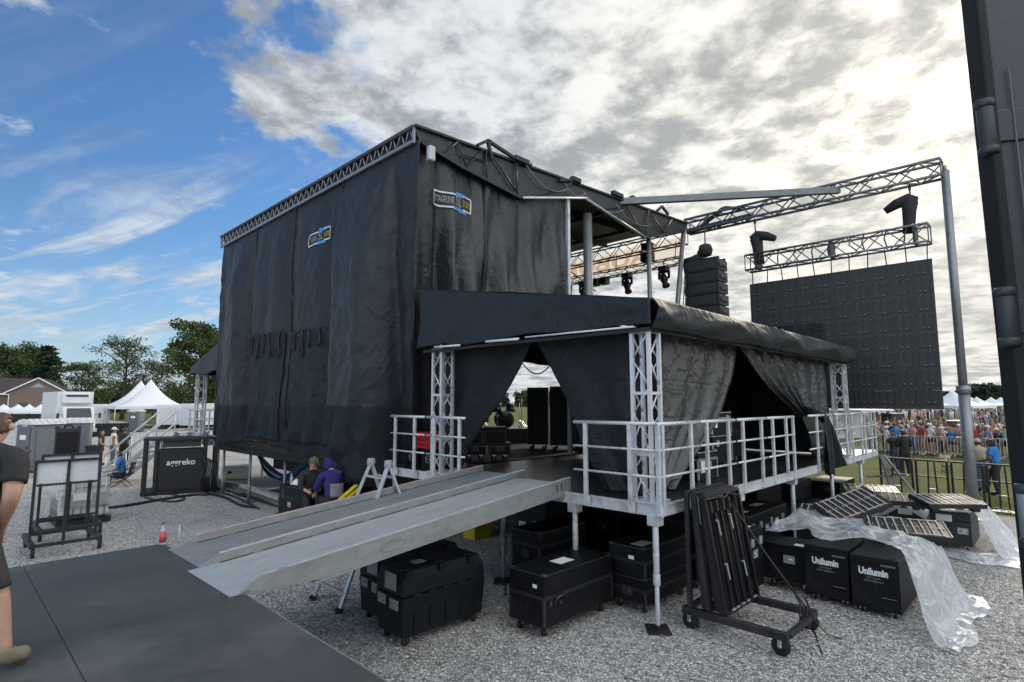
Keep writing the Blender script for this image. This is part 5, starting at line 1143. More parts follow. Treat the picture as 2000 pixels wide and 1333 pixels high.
# ---------------------------------------------------------------- carts
def cart(label, panels, origin, rz):
    """local: x 0..1.08 wide, y 0..1.3 long, posts near y = 1.1"""
    t = thing('panel_cart', label, 'cart', origin, rz, 'black steel panel carts'); z = .235
    for x in (0,1.06): MB().bar((x,0,z),(x,1.34,z),.09,.09).build('beam', DSTEEL, t, .006)
    for y in (.02,1.32): MB().bar((.045,y,z+.002),(1.015,y,z+.002),.07,.06).build('beam', DSTEEL, t, .006)
    for x in (0,1.06):
        for y in (.10,1.25):
            w = MB().disc((x+.02,y,.11),.11,.05,'x',20).build('wheel', RUB, t); MB().bar((x-.02,y,.2),(x-.02,y,.10),.05,.012,(1,0,0)).bar((x+.06,y,.2),(x+.06,y,.10),.05,.012,(1,0,0)).box(x-.03,x+.07,y-.04,y+.04,.185,.2).tube((x-.03,y,.11),(x+.07,y,.11),.018,8).build('fork', STEEL, w)
    return t
ct = cart('black steel cart stacked with leaning dark panels and a slack strap', True, S(.41,-1.52), T)
for x in (0,1.06): MB().bar((x,1.24,.28),(x,1.24,1.80),.06,.06).build('post', DSTEEL, ct, .004)
[MB().bar((.03,1.24,q),(1.03,1.24,q),.05,.05).build('post_rail', DSTEEL, ct) for q in (1.77,.9)]
for k in range(5):
    y0 = .76+.075*k; y1 = 1.0+.045*k; A = Vector((0,y0,.30)); Bv = Vector((0,y1,1.74+.02*(k%2))); d = (Bv-A); x0, x1 = (.0+.05*(k%3), 1.06-.04*(k%2)); nrm = Vector((0,-d.z,d.y)).normalized()
    b = MB(); f = lambda x, s: A+d*s+Vector((x,0,0))
    for x in (x0,x1): b.bar(f(x,0),f(x,1),.05,.05,nrm)
    for s in (0,1): b.bar(f(x0,s),f(x1,s),.05,.05,nrm)
    for x in (.24,.42,.62,.82): b.bar(f(x,0.02),f(x,.92 if k else .84),.06,.03,nrm)
    p = b.build('leaning_panel', DSTEEL if k else mat('black satin frame', (.012,.012,.013), .35, .3), ct, .003)
    if k == 0:
        b = MB()
        for x, s in ((.12,.78),(.52,.80),(.14,.40),(.66,.36)):
            o = f(x,s)+nrm*.05; MB().path([o, o+Vector((.06,0,0)), o+d.normalized()*-.20+Vector((.07,0,0))], .010, 5).build('silver_handle', SILV, p)
        for x in (.15,.28,.45,.62,.85): MB().bar(f(x,.015)+nrm*.032,f(x+.09,.015)+nrm*.032,.02,.02).build('silver_clip', SILV, p)
    if k == 4: MB().add([f(.06,.72)-nrm*.01,f(.98,.72)-nrm*.01,f(.98,.97)-nrm*.01,f(.06,.97)-nrm*.01],[(0,1,2,3)]).build('pale_board', GREYP, p, solid=.01)
b = MB(); a0 = Vector((.62,.92,1.62)); a1 = Vector((.80,.0,.30)); b.path([a0, a0.lerp(a1,.5)+Vector((0,0,-.03)), a1], .012, 6); b.path([(.06,.86,1.75),(.3,.84,1.72),(.55,.9,1.74),(.75,.86,1.7)], .012, 5)
b.path([(.66,.12,.52)]+[(.70+.05*math.sin(q*2*PI/10),.08,.42-.16*(1-math.cos(q*2*PI/10))) for q in range(11)], .012, 6); b.path([(.78,.05,.5)]+[(.82+.05*math.sin(q*2*PI/10),.03,.40-.15*(1-math.cos(q*2*PI/10))) for q in range(11)], .012, 6)
b.path([(.8,.0,.3),(.86,-.04,.2),(.92,-.14,.06),(.98,-.3,.02)], .008, 5); b.build('strap', BLACK, ct)
def white_cart(label, o):
    t = cart(label, False, o, T); y = .48
    for x in (0,.53,1.06): MB().bar((x,y,.28 if x != .53 else .1),(x,y,1.80),.05,.05).build('post', DSTEEL, t, .004)
    MB().bar((-.02,y,1.80),(1.08,y,1.80),.05,.05).build('post_rail', DSTEEL, t); MB().bar((.03,y,1.33),(1.03,y,1.33),.04,.04).build('post_rail', DSTEEL, t); MB().bar((.03,y,.42),(1.03,y,.42),.04,.04).build('post_rail', DSTEEL, t)
    for x in (.03,.56): MB().box(x,x+.47,y+.035,y+.05,1.36,1.77).build('white_board', mat('pale grey board', (.60,.63,.66), .5, var=.08), t)
    MB().bar((.98,y+.5,.28),(.98,y+.5,1.30),.09,.05).build('post', DSTEEL, t)
    return t
white_cart('black steel cart with two pale boards standing at the edge of the platform', S(-5.32,10.28))
white_cart('black steel cart with pale boards parked behind another such cart', S(-5.05,11.85))
# ---------------------------------------------------------------- IBC tank
ib = thing('water_tank', 'white caged water tank on a pallet behind the carts', 'tank', S(-4.55,13.4), T)
MB().box(0,1.0,0,1.1,.16,1.12).build('tank', mat('milky plastic', (.55,.57,.56), .5, var=.1), ib, .06); b = MB()
for k in range(6): b.tube((.1+.16*k,-.03,.15),(.1+.16*k,-.03,1.15),.012,6)
for k in range(6): b.tube((-.03,.08+.19*k,.15),(-.03,.08+.19*k,1.15),.012,6)
for z in (.2,.42,.66,.9,1.14): b.path([(-.03,-.03,z),(1.03,-.03,z),(1.03,1.13,z),(-.03,1.13,z)], .014, 6, closed=True)
b.build('cage', STEEL, ib); MB().box(.02,.98,-.045,-.033,.45,.75).build('label_plate', GREYP, ib); MB().box(.25,.62,-.055,-.046,.6,.78).build('sheet', PAPER, ib); MB().box(-.05,1.05,-.05,1.15,.02,.14).build('pallet', DSTEEL, ib)
# ---------------------------------------------------------------- generator distribution box
ag = thing('power_box', 'black steel power distribution box with a white name on its side', 'power box', G(365,964), R(30))
BX = mat('black power box', (.010,.011,.013), .5, var=.3)
MB().box(-.86,.42,.0,1.1,.12,1.42).build('body', BX, ag, .02)
for x in (-1.24,-.93,.48,.78): MB().bar((x,0,0),(x,0,1.78),.10,.10).bar((x,1.05,0),(x,1.05,1.78),.10,.10).build('post', BX, ag, .005)
MB().box(-1.3,.9,-.06,1.12,1.74,1.82).build('top_plate', BX, ag, .006); MB().box(-.9,.5,-.02,.0,1.36,1.44).build('rail', BX, ag)
MB().box(-.8,.35,.9,.93,1.45,1.74).build('control_panel', mat('grey control panel', (.25,.25,.23), .5), ag); MB().box(-1.3,.9,-.05,1.1,.04,.12).build('skid', BX, ag)
b = MB()
for k in range(9):
    x = .42+.05*k; b.path([(x,-.02,1.2-.03*k),(x+.03,-.10,.9),(x-.02,-.08,.5),(x+.05*math.sin(k),-.14,.06)], .022, 6)
b.build('power_cable', BLACK, ag)
text('lettering', 'aggreko', .27, LETTER, ag, frameM((-.22,-.004,1.02), (1,0,0), (0,0,1)), .001, .82, .004)
for k in range(5):
    p = Vector((-.4+.2*k+.05*math.sin(k*5), .3+.15*math.sin(k*3), 0)); R_ = Matrix.Rotation(R(30),3,'Z')@p
    o = MB().path([(.09*math.cos(q*.7)*(1-.02*q),.09*math.sin(q*.7),.03+.008*q) for q in range(18)], .022, 6).build('cable_coil', WHITE if k % 2 else GREYC, None, loc=G(365,964)+Vector((R_.x,R_.y,1.82)), rz=k)
    tag(o, ['grey cable coil at the left end of the power box top','white cable coil second from the left on the power box top','grey cable coil in the middle of the power box top','white cable coil right of the middle on the power box top','grey cable coil at the right end of the power box top'][k], 'cable', 'cable coils on the power box')
# cables over the gravel
def cable(label, px, r=.025, n=6, w=0.0, m=None):
    pts = [G(x, y) for x, y in px]; b = MB(); P = []
    for i in range(len(pts)-1):
        p0, p1, p2, p3 = pts[max(0,i-1)], pts[i], pts[i+1], pts[min(len(pts)-1,i+2)]
        for k in range(8):
            t = k/8; P.append(.5*((2*p1)+(p2-p0)*t+(2*p0-5*p1+4*p2-p3)*t*t+(3*p1-p0-3*p2+p3)*t**3)+Vector((0,0,r)))
    P.append(pts[-1]+Vector((0,0,r))); b.path(P, r, n); return tag(b.build('cable', m or BLACK), label, 'cable')
cable('thick black cable from the carts across the gravel to the stage', [(178,998),(250,990),(330,976),(400,968),(440,975),(470,990),(500,994)], .04)
cable('black cable looping at the foot of the power box', [(330,960),(290,958),(275,968),(300,978),(340,982),(360,975),(330,966)], .03)
cable('black cable running from the power box to the stage beams', [(400,966),(420,958),(450,962),(480,972),(520,980)], .03)
cable('second black cable bundled beside the stage beams', [(395,970),(425,964),(462,974),(505,996)], .03)
cable('thin black cable hanging down and across the gravel left of the trunk', [(985,1050),(978,1085),(985,1120),(988,1165)], .015)
cable('thin black cord on the gravel by the front wheel of the panel cart', [(1570,1215),(1590,1235),(1600,1262),(1606,1280)], .008)
# beams and boards on the ground beside the stage
for (a, c, zz, m, lb) in (((395,935),(640,1000),.10,ALUD,'pale aluminium beam lying on the ground along the stage'), ((430,945),(600,1010),.07,mat('weathered wood', (.16,.13,.10), .9, var=.3, vs=6),'weathered timber lying beside the aluminium beam'), ((470,958),(545,985),.16,ALU,'short bright aluminium channel on top of the beams')):
    p, q = G(*a), G(*c); o = MB().bar(p+Vector((0,0,zz)), q+Vector((0,0,zz)), .12, .10).bar(p+Vector((.1,.15,zz-.02)), q+Vector((.1,.15,zz-.02)), .05, .06).build('beam', m, None, .004); tag(o, lb, 'beam')
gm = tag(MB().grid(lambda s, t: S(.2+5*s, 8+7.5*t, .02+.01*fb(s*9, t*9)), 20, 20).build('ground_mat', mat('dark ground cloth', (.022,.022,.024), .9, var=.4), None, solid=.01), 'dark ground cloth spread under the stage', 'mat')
co_ = thing('cooler', 'dirty white cooler on the ground under the left end of the stage', 'cooler', G(462,936), R(20))
MB().box(-.45,.45,-.25,.25,.02,.46).build('body', mat('dirty white plastic', (.55,.53,.47), .6, var=.12), co_, .03); MB().box(-.46,.46,-.26,.26,.465,.54).build('lid', WHITE, co_, .02); MB().box(-.3,-.16,-.262,-.25,.24,.34).build('latch', BLACK, co_)
hm = thing('hammock', 'blue striped hammock slung below the stage deck', 'hammock', S(0,0), T)
b = MB(); b.grid(lambda s, t: (.9+.5*(t-.5)*math.sin(PI*s)+.3*s, 15.6-3.3*s, 1.25-.75*math.sin(PI*s)+.12*abs(2*t-1)), 30, 8); b.build('cloth', colmat('dark blue striped cloth', (.03,.06,.20)), hm, solid=.01)
MB().path([(1.15-.25*math.cos(q*PI/14)+.0,15.6-3.3*q/14,1.28-.70*math.sin(PI*q/14)) for q in range(15)], .03, 6).build('pale_edge', colmat('pale cloth edge', (.35,.38,.36)), hm)
# road case with the bottles
bc = case('black road case with bottles on its lid beside the stage', -.62, 8.75, .95, 1.45, .95, rz=T, hx=((.30,.55),(.85,.52)), papers=(), trim=TRIM, lx=(), casters=False)
MB().box(-.01,-.003,1.15,1.27,.62,.86).build('latch', TRIM, bc); MB().box(.3,.42,-.01,-.003,.6,.8).build('latch', TRIM, bc)
case('black case under the stage behind the case with bottles', .6, 9.2, .8, 1.3, .75, casters=False, trim=None)
case('dark case serving as a seat for the person in the camouflage cap', -.95, 8.05, .5, .5, .84, casters=False, trim=None)
case('dark case serving as a seat for the person in purple', -.95, 7.02, .5, .5, .84, casters=False, trim=None)
CLR = mat('clear bottle plastic', (.75,.79,.80), .15, var=.05); CLR.node_tree.nodes['Principled BSDF'].inputs['Transmission Weight'].default_value = .6
def bottle(p, label, h=.24, m=None, capm=None, liquid=None, group=None):
    t = thing('bottle', label, 'bottle', p, 0, group); r = h*.14
    MB().lathe([(r*.9,0),(r,.01),(r,h*.62),(r*.85,h*.72),(r*.36,h*.88),(r*.36,h*.93)], (0,0,0), 14).build('bottle_body', m or CLR, t); MB().lathe([(r*.42,0),(r*.42,h*.07)], (0,0,h*.925), 10).build('cap', capm or WHITE, t)
    if liquid: MB().lathe([(r*1.02,h*.12),(r*1.02,h*.60)], (0,0,0), 14).build('wrap', liquid, t)
    return t
for k, (a, c, lb) in enumerate(((.18,1.18,'clear water bottle standing apart at the left end of the case lid'),(.28,.92,'clear water bottle at the back of the cluster on the case lid'),(.16,.66,'clear water bottle at the right of the cluster on the case lid'))): bottle(S(-.62+a, 8.75+c, .955), lb, .26, group='bottles on the road case')
for k, (a, c, lb) in enumerate(((.2,.95,'crumpled white plastic bag left of the two bottles on the case lid'),(.22,.78,'crumpled white plastic bag between the two bottles on the case lid'),(.25,.5,'white paper scrap at the right end of the case lid'))):
    b = MB(); b.grid(lambda s, t: ((s-.5)*.22,(t-.5)*.2,.02+(.11 if k < 2 else .03)*max(0,math.sin(PI*s)*math.sin(PI*t))*(1+.6*fb(s*6,t*6,k))), 12, 12); tag(b.build('plastic_bag' if k < 2 else 'paper_scrap', WHITE, None, solid=.004, loc=S(-.62+a, 8.75+c, .955), rz=k), lb, 'bag' if k < 2 else 'paper')
bottle(G(317,1064,1.25), 'red labelled bottle with a red cap at the edge of the platform', .26, CLR, RED, mat('red drink wrap', (.55,.09,.10), .4), group='bottles on the platform'); bottle(G(349,1057,1.25), 'small clear water bottle next to the foot of the far ramp', .19, group='bottles on the platform')
# ladder
ld = thing('step_ladder', 'folding aluminium step ladder standing on the gravel behind the ramps', 'ladder', (0,0,0))
f0, f1 = G(611,1172), G(662,1197); cx = f0.lerp(f1,.5)+Vector((.62,.62,0)); bk0, bk1 = f0+Vector((1.25,1.05,0)), f1+Vector((1.25,1.05,0)); ap = f0.lerp(bk1,.5); w = (f1-f0)*.30
mid0 = f0.lerp(bk0,.5); mid1 = f1.lerp(bk1,.5); t0 = mid0.lerp(mid1,.18)+Vector((0,0,2.02)); t1 = mid0.lerp(mid1,.82)+Vector((0,0,2.02))
LAD = mat('ladder aluminium', (.52,.54,.56), .4, .5, var=.15)
for a, c in ((f0,t0),(f1,t1),(bk0,t0),(bk1,t1)): MB().bar(a, c, .07, .035).build('rail', LAD, ld, .004)
for k in range(6):
    s = .12+.155*k
    for a, c in ((f0,f1),(bk0,bk1)):
        MB().bar(a.lerp(t0,s), c.lerp(t1,s), .05, .03).build('rung', LAD, ld)
for a in (t0,t1): MB().cbox(a,(.10,.10,.12)).tube(a+Vector((-.04,-.04,0)),a+Vector((.04,.04,.0)),.05,10).build('hinge', mat('grey hinge', (.30,.31,.32), .5), ld, .01)
for a in (f0,f1,bk0,bk1): MB().cbox(a+Vector((0,0,.03)),(.09,.09,.06)).build('foot', RUB, ld)
yp = tag(MB().bar(G(650,988,.95),G(696,948,1.25),.09,.03).bar(G(656,992,.93),G(702,954,1.22),.03,.05).build('yellow_rail', mat('yellow fibreglass', (.62,.50,.03), .5, var=.15), None, .004), 'yellow rail propped up next to the step ladder', 'rail')
# ---------------------------------------------------------------- on the wing deck
RC = mat('red crate plastic', (.42,.018,.03), .45, var=.15)
def speaker_case(label, u, v):
    t = case(label, u, v, .5, .46, .40, z=RD, casters=False, trim=None, lid=.85, group='black cases below the red crate')
    MB().path([(-.008, .23+.07*math.cos(2*PI*k/20), .20+.07*math.sin(2*PI*k/20)) for k in range(20)], .008, 5, closed=True).tube((-.01,.15,.17),(-.01,.31,.23),.008,5).build('ring_mark', LETG, t); return t
speaker_case('black case with a ring mark at the left below the red crate', .35, 5.75); speaker_case('black case with a ring mark right of its twin below the red crate', .30, 5.10)
cr = thing('milk_crate', 'red plastic crate on top of the black ring marked cases', 'crate', S(.35,5.28,RD+.405), T); b = MB(); L_, H_ = .52, .32
for k in range(7):
    for (x0,x1,y0,y1) in ((0,.02,L_*k/7+.012,L_*k/7+.05),(L_-.02,L_,L_*k/7+.012,L_*k/7+.05)): b.box(x0,x1,y0,y1,.02,H_-.02)
    b.box(L_*k/7+.012,L_*k/7+.05,0,.02,.02,H_-.02); b.box(L_*k/7+.012,L_*k/7+.05,L_-.02,L_,.02,H_-.02)
for z in (0,.10,H_-.10,H_-.03): b.box(-.004,.024,-.004,L_+.004,z,z+.035); b.box(L_-.024,L_+.004,-.004,L_+.004,z,z+.035); b.box(.024,L_-.024,-.004,.024,z,z+.035); b.box(.024,L_-.024,L_-.024,L_+.004,z,z+.035)
b.box(.02,L_-.02,.02,L_-.02,0.003,.02); b.box(.05,.3,.06,.4,.03,.3); b.build('crate_body', RC, cr)
def deckcase(label, px, py, L, W_, H, z=RD, rz=R(6), **k):
    p = G(px, py, z); c = SI(p); return case(label, c[0], c[1], L, W_, H, z=z, rz=rz, **k)
deckcase('lower left black case in the stack inside the tent opening', 906, 902, .52, .5, .42, hy=((.26,.3),), fit=TRIM, group='cases stacked inside the tent')
deckcase('lower right black case in the stack inside the tent opening', 955, 902, .50, .5, .42, hy=((.26,.3),), fit=TRIM, group='cases stacked inside the tent')
p = G(900,902,RD); c = SI(p)
case('upper left black case in the stack inside the tent opening', c[0]-.0, c[1], .5, .5, .36, z=RD+.425, rz=R(6), casters=False, group='cases stacked inside the tent', trim=TRIM)
p = G(946,902,RD); c = SI(p)
case('upper right black case in the stack inside the tent opening', c[0]+.0, c[1], .5, .5, .36, z=RD+.425, rz=R(6), casters=False, group='cases stacked inside the tent', trim=TRIM)
deckcase('tall black cabinet left of its twin in the tent opening, on small casters', 1030, 879, .60, .7, 1.78, rz=R(-6), lid=.97, trim=TRIM, name='tall_cabinet', cat='cabinet', group='tall black cabinets inside the tent')
deckcase('tall black cabinet right of its twin in the tent opening, on small casters', 1074, 881, .80, .7, 1.80, rz=R(-10), lid=.97, trim=TRIM, name='tall_cabinet', cat='cabinet', group='tall black cabinets inside the tent')
# drum riser and kit in the distance
rs = tag(MB().box(-1.5,1.4,0,2.0,0,.46).build('drum_riser', DECKM, None, .01, loc=G(960,838,2.1)+Vector((0,0,-.46)), rz=R(3)), 'black drum riser carrying the drum kit at the middle of the stage', 'riser')
dk = thing('drum_kit', 'drum kit with cymbals on the riser, seen through the tent opening', 'drum kit', G(978,836,2.1), R(200))
CHR = STEEL; DR = mat('dark drum shell', (.03,.03,.032), .3, .2)
def drum(x, y, z, r, h, M=None): 
    q = MB(); q.lathe([(r,-h/2),(r*1.03,-h/2+.01),(r,-h/2+.03),(r,h/2-.03),(r*1.03,h/2-.01),(r,h/2)], (x,y,z), 18, M); return q.build('drum', DR, dk)
drum(0,.35,.30,.29,.42,Matrix.Rotation(R(90),3,'X')); drum(-.28,.2,.68,.15,.2,Matrix.Rotation(R(15),3,'X')); drum(.22,.2,.68,.16,.22,Matrix.Rotation(R(15),3,'X')); drum(.55,-.25,.38,.21,.38); drum(-.45,-.25,.60,.18,.14)
for x, y, z, r in ((-.7,.2,1.12,.22),(.7,.25,1.1,.23),(-.8,-.3,.92,.18),(.85,-.2,1.05,.24)):
    MB().lathe([(r,0),(r*.4,.02),(.03,.05)], (x,y,z), 16, Matrix.Rotation(R(14),3,'X')).build('cymbal', mat('bronze cymbal', (.45,.33,.14), .35, .9), dk); MB().tube((x,y,.0),(x,y,z),.012,6).tube((x,y,.25),(x+.2,y+.1,0),.01,5).tube((x,y,.25),(x-.2,y+.1,0),.01,5).tube((x,y,.25),(x,y-.22,0),.01,5).build('stand', CHR, dk)
for (px, zt_, lb) in ((970,3.2,'slim microphone stand left of the tall cabinets'),(940,2.9,'microphone stand beside the drum kit')):
    p = G(px,846,1.64); o = MB().tube((0,0,0),(0,0,zt_-1.7),.014,6).tube((0,0,zt_-1.7),(.35,.1,zt_-1.45),.010,6).lathe([(.12,0),(.12,.02),(.02,.03)], (0,0,0), 12).build('microphone_stand', BLACK, None, loc=p); tag(o, lb, 'stand')
swag = tag(MB().path([S(11.4,11.0+.18*k,5.1-.9*math.sin(PI*k/14)*1.0+.0) for k in range(15)], .03, 6).build('cable_swag', BLACK), 'black cable hanging in a curve across the bright tent opening', 'cable')
# inside the long side of the tent
rk = thing('equipment_rack', 'dark rack with a pale frame inside the long side of the tent', 'rack', S(3.1,2.6,RD), T)
MB().box(.03,.87,.03,.7,.1,1.68).build('body', CASE, rk, .01); b = MB()
for x in (0,.87): b.box(x,x+.03,-.01,.03,.08,1.72)
b.box(.03,.87,-.01,.03,1.69,1.72); b.build('door_frame', SILV, rk); MB().box(.2,.7,-.006,.026,1.0,1.45).build('window', GREYP, rk)
for x in (.1,.8): caster(rk, x, .1, .05); caster(rk, x, .6, .05)
case('silver trimmed black road case on the deck behind the railing', 2.45, .55, .75, .55, .50, z=RD, casters=False, trim=SILV, hy=((.4,.25),), papers=(('y',.08,.14,.16,.2,PAPER),))
case('dark case standing on end at the left inside the long side of the tent', 1.75, .95, .5, .5, .78, z=RD, casters=False, trim=SILV, papers=())
case('tall stacked case with a pale label inside the long side of the tent', 3.9, .95, .9, .6, .70, z=RD, casters=True, trim=SILV, ly=(.2,.7))
case('case on top of the tall stacked case inside the long side of the tent', 3.9, .95, .9, .6, .46, z=RD+.705, casters=False, trim=SILV, ly=(.2,.7), papers=(('y',.1,.15,.12,.16,PAPER),))
case('black case at the far side of the deck behind the knotted drape', 5.3, 1.3, .8, .6, .95, z=RD, casters=True, trim=TRIM)
iw = thing('drape', 'grey lit inner drape at the back of the tent', 'drape', S(0,0), T, 'drapes hung round the side deck'); b = MB(); b.grid(lambda s, t: (4.2+5.2*s, 4.6+.05*math.sin(s*40), 4.1-2.4*t), 80, 10); b.build('drape_cloth', CLOTHW, iw, solid=.01)
# ================================================================ left wing, yard and field
lw_ = thing('wing_deck', 'second raised side deck beyond the far end of the stage', 'deck', S(0,0), T)
MB().box(.05,8,16.5,19.6,RD-.05,RD).build('deck_panel', DECKM, lw_); MB().box(.0,.05,16.5,19.62,RD-.14,RD).box(.05,8,19.6,19.65,RD-.14,RD).build('rim_beam', ALU, lw_)
for v in (16.8,18.2,19.5): MB().tube((.1,v,0),(.1,v,RD-.1),.04,8).build('leg', ALU, lw_)
for u in (2.7,5.3): MB().tube((u,19.5,0),(u,19.5,RD-.1),.04,8).build('leg', ALU, lw_)
lt_ = thing('wing_tent', 'second black tent roof sloping away beyond the far end of the stage', 'tent', S(0,0), T)
b = MB(); b.grid(lambda s, t: (-.1+8*s, 16.3+3.3*t, 5.15-.85*t+.03*fb(s*5,t*5)), 20, 12); b.build('roof_sheet', CLOTH, lt_, solid=.01)
b = MB(); b.grid(lambda s, t: (-.1-.03*math.sin(s*9)*t, 16.3+3.3*s, (5.15-.85*s)+((4.02+.05*math.sin(s*8))-(5.15-.85*s))*t), 30, 10); b.build('gable_flap', CLOTH, lt_, solid=.01)
b = MB(); b.grid(lambda s, t: (-.1+8*s, 19.6+.04*math.sin(s*20)*t, 4.3-.3*t), 30, 4); b.build('eave_flap', CLOTH, lt_, solid=.01)
tower(S(.2,19.3,RD), 2.4, 'truss tower of the second tent beyond the far end of the stage')
drape('black drape under the second tent beyond the far end of the stage', [(4.0,16.3,18.9),(3.2,16.3,18.0),(2.4,16.3,17.3),(1.68,16.3,17.1)], 'u', .4, .05, DRAPE, 9, 6)
railing((-.06,19.7),(-.06,18.2),(.1,.5,.9), 'railing panel at the corner of the second side deck'); railing((-.06,18.1),(-.06,16.7),(.1,.5,.9), 'railing panel of the second side deck next to the stage curtain')
railing((.1,19.7),(2.9,19.7),(.05,.35,.65,.95), 'long railing panel along the outer edge of the second side deck')
stv = thing('stage_stairs', 'aluminium stairs with twin handrails up to the second side deck', 'stairs', S(0,0), T)
MB().box(-.95,-.02,19.7,20.5,RD-.06,RD).tube((-.9,20.4,0),(-.9,20.4,RD-.06),.04,8).tube((-.9,19.8,0),(-.9,19.8,RD-.06),.04,8).build('landing', ALUD, stv)
s0 = Vector((-.6,20.3,RD)); s1 = Vector((-1.9,21.8,0)); dd = s1-s0; sx = Vector((dd.y,-dd.x,0)).normalized()*.5
for k in range(8): p = s0.lerp(s1,(k+.5)/8); MB().cbox(p,(.26,1.0,.035),Matrix.Rotation(math.atan2(dd.y,dd.x),3,'Z')).build('tread', ALUD, stv)
for s in (-1,1):
    MB().bar(s0+sx*s,s1+sx*s,.05,.14).build('stringer', ALUD, stv)
    for h in (.55,1.0): MB().tube(s0+sx*s+Vector((0,0,h)),s1+sx*s+Vector((0,0,h)),.032,8).build('handrail', ALU, stv)
    for f in (.02,.5,.97): p = s0.lerp(s1,f)+sx*s; MB().tube(p,p+Vector((0,0,1.0)),.022,8).build('rail_post', ALU, stv)
# portable toilets
PG = mat('grey toilet plastic', (.15,.17,.19), .5, var=.1); PR = mat('white toilet roof', (.62,.63,.63), .5, var=.08)
def toilet(label, p, rz, group='portable toilets'):
    t = thing('portable_toilet', label, 'portable toilet', p, rz, group)
    MB().box(-.55,.55,-.6,.6,.06,2.02).build('cabin', PG, t, .03)
    b = MB().prism([(-.62,2.02),(-.60,2.08),(-.28,2.24),(.28,2.24),(.60,2.08),(.62,2.02)], lambda a, c, q: (a,q,c), -.66,.66)
    for k in range(5): b.bar((-.3,-.5+.25*k,2.25),(-.6,-.5+.25*k,2.1),.04,.03).bar((.3,-.5+.25*k,2.25),(.6,-.5+.25*k,2.1),.04,.03)
    b.build('roof', PR, t)
    d = MB().box(-.42,.42,-.645,-.60,.14,1.92).build('door', mat('darker grey toilet door', (.10,.115,.13), .5), t, .012); MB().box(.27,.33,-.67,-.645,.98,1.1).build('handle', BLACK, d)
    MB().box(-.2,.2,-.652,-.646,1.38,1.58).build('sign', PAPER, t); MB().box(-.16,.16,-.612,-.602,1.94,2.0).build('vent', PR, t)
    for k in (-1,1): MB().box(k*.56-.012,k*.56+.012,-.45,.45,.25,1.8).build('side_panel', PG, t, .01)
    MB().box(.552,.562,-.3,.3,.3,.75).build('grille', PR, t); MB().box(-.6,.6,-.62,.62,0,.06).build('skid', BLACK, t); return t
toilet('nearest grey portable toilet with a white roof beside the black cabinet', gp(84,25.0), R(-20))
toilet('grey portable toilet right behind the black cabinet in the yard', gp(152,26.6), R(-60))
toilet('lone grey portable toilet in front of the white peaked tent', gp(268,57), R(10))
bx = thing('utility_cabinet', 'black upright cabinet with a carry handle on top between the toilets', 'cabinet', gp(138,23.6), R(36))
MB().box(-.42,.42,0,.6,.05,1.9).build('body', BLACK, bx, .03); MB().box(-.36,.36,-.02,0,.15,1.75).build('door', CASE, bx, .01); MB().path([(-.16,.3,1.9),(-.1,.3,2.02),(.1,.3,2.02),(.16,.3,1.9)], .035, 8).build('handle', BLACK, bx); MB().cbox((-.36,.2,1.93),(.16,.3,.1)).cbox((.36,.2,1.93),(.16,.3,.1)).build('shoulder', BLACK, bx, .02); MB().box(-.02,.06,-.03,-.02,.3,.36).build('latch', LETG, bx)
# box truck with cooler unit
WP = mat('white truck paint', (.66,.68,.69), .4, var=.05, vs=2); GLS = mat('dark truck glass', (.03,.04,.05), .1)
def truck(label, p, rz):
    t = thing('box_truck', label, 'truck', p, rz)
    MB().box(-1.25,1.25,2.3,9.0,1.05,3.85).build('box_body', WP, t, .04); MB().box(-1.0,1.0,1.78,2.3,2.85,3.75).build('cooler_unit', WP, t, .12); MB().box(-.75,.75,1.70,1.80,3.42,3.58).build('cooler_vent', BLACK, t, .02)
    b = MB().prism([(0,.75),(0,1.45),(.5,1.62),(.95,2.55),(2.1,2.6),(2.1,.75)], lambda a, c, q: (q,a,c), -1.05, 1.05); b.build('cab', WP, t, .08)
    b = MB().prism([(.46,1.66),(.84,2.42)], lambda a, c, q: (q,a,c), 0, 1) if 0 else MB().add([(-.86,.50,1.68),(.86,.50,1.68),(.80,.88,2.45),(-.80,.88,2.45)],[(0,1,2,3)]); b.build('windscreen', GLS, t, solid=.04)
    MB().box(-.6,.6,-.03,.02,.85,1.3).build('grille', DSTEEL, t); MB().box(-1.15,1.15,-.15,.0,.5,.78).build('bumper', mat('chrome', (.6,.6,.6), .25, .9), t, .03)
    for x in (-.82,.82): MB().lathe([(.12,0),(.12,.05)], (x,-.04,1.05), 12, Matrix.Rotation(R(90),3,'X')).build('headlight', mat('lamp glass', (.7,.7,.68), .2), t)
    for x in (-1.0,1.0):
        for y in (.75,7.2): w = MB().disc((x,y,.5),.5,.3,'x',22).build('wheel', RUB, t); MB().disc((x+(.12 if x>0 else -.12),y,.5),.26,.1,'x',16).build('rim', STEEL, w)
        MB().bar((x*1.05,.7,1.9),(x*1.4,.6,1.95),.04,.04).cbox((x*1.42,.6,1.85),(.18,.06,.4)).build('mirror', BLACK, t, .01)
    return t
truck('white refrigerated box truck parked facing the camera beside the brick house', gp(160,47), R(48))
def van(label, p, rz, L=6.0, H=2.6):
    t = thing('box_trailer', label, 'trailer', p, rz); MB().box(-1.1,1.1,0,L,.5,H).build('box_body', WP, t, .05); MB().box(-.9,.9,-.03,.0,.7,H-.3).build('rear_door', mat('off white panel', (.58,.60,.61), .5), t, .01)
    for x in (-1,1): MB().disc((x,L*.5,.35),.35,.22,'x',18).disc((x,L*.5+.8,.35),.35,.22,'x',18).build('wheel', RUB, t)
    return t
van('white box trailer parked between the refrigerated truck and the white tent', gp(194,66), R(36), 6, 2.7)
van('pale box trailer behind the stage stairs', gp(331,62), R(31), 6, 2.7)
van('long white trailer behind the second side deck', gp(366,60), R(-25), 7, 2.8)
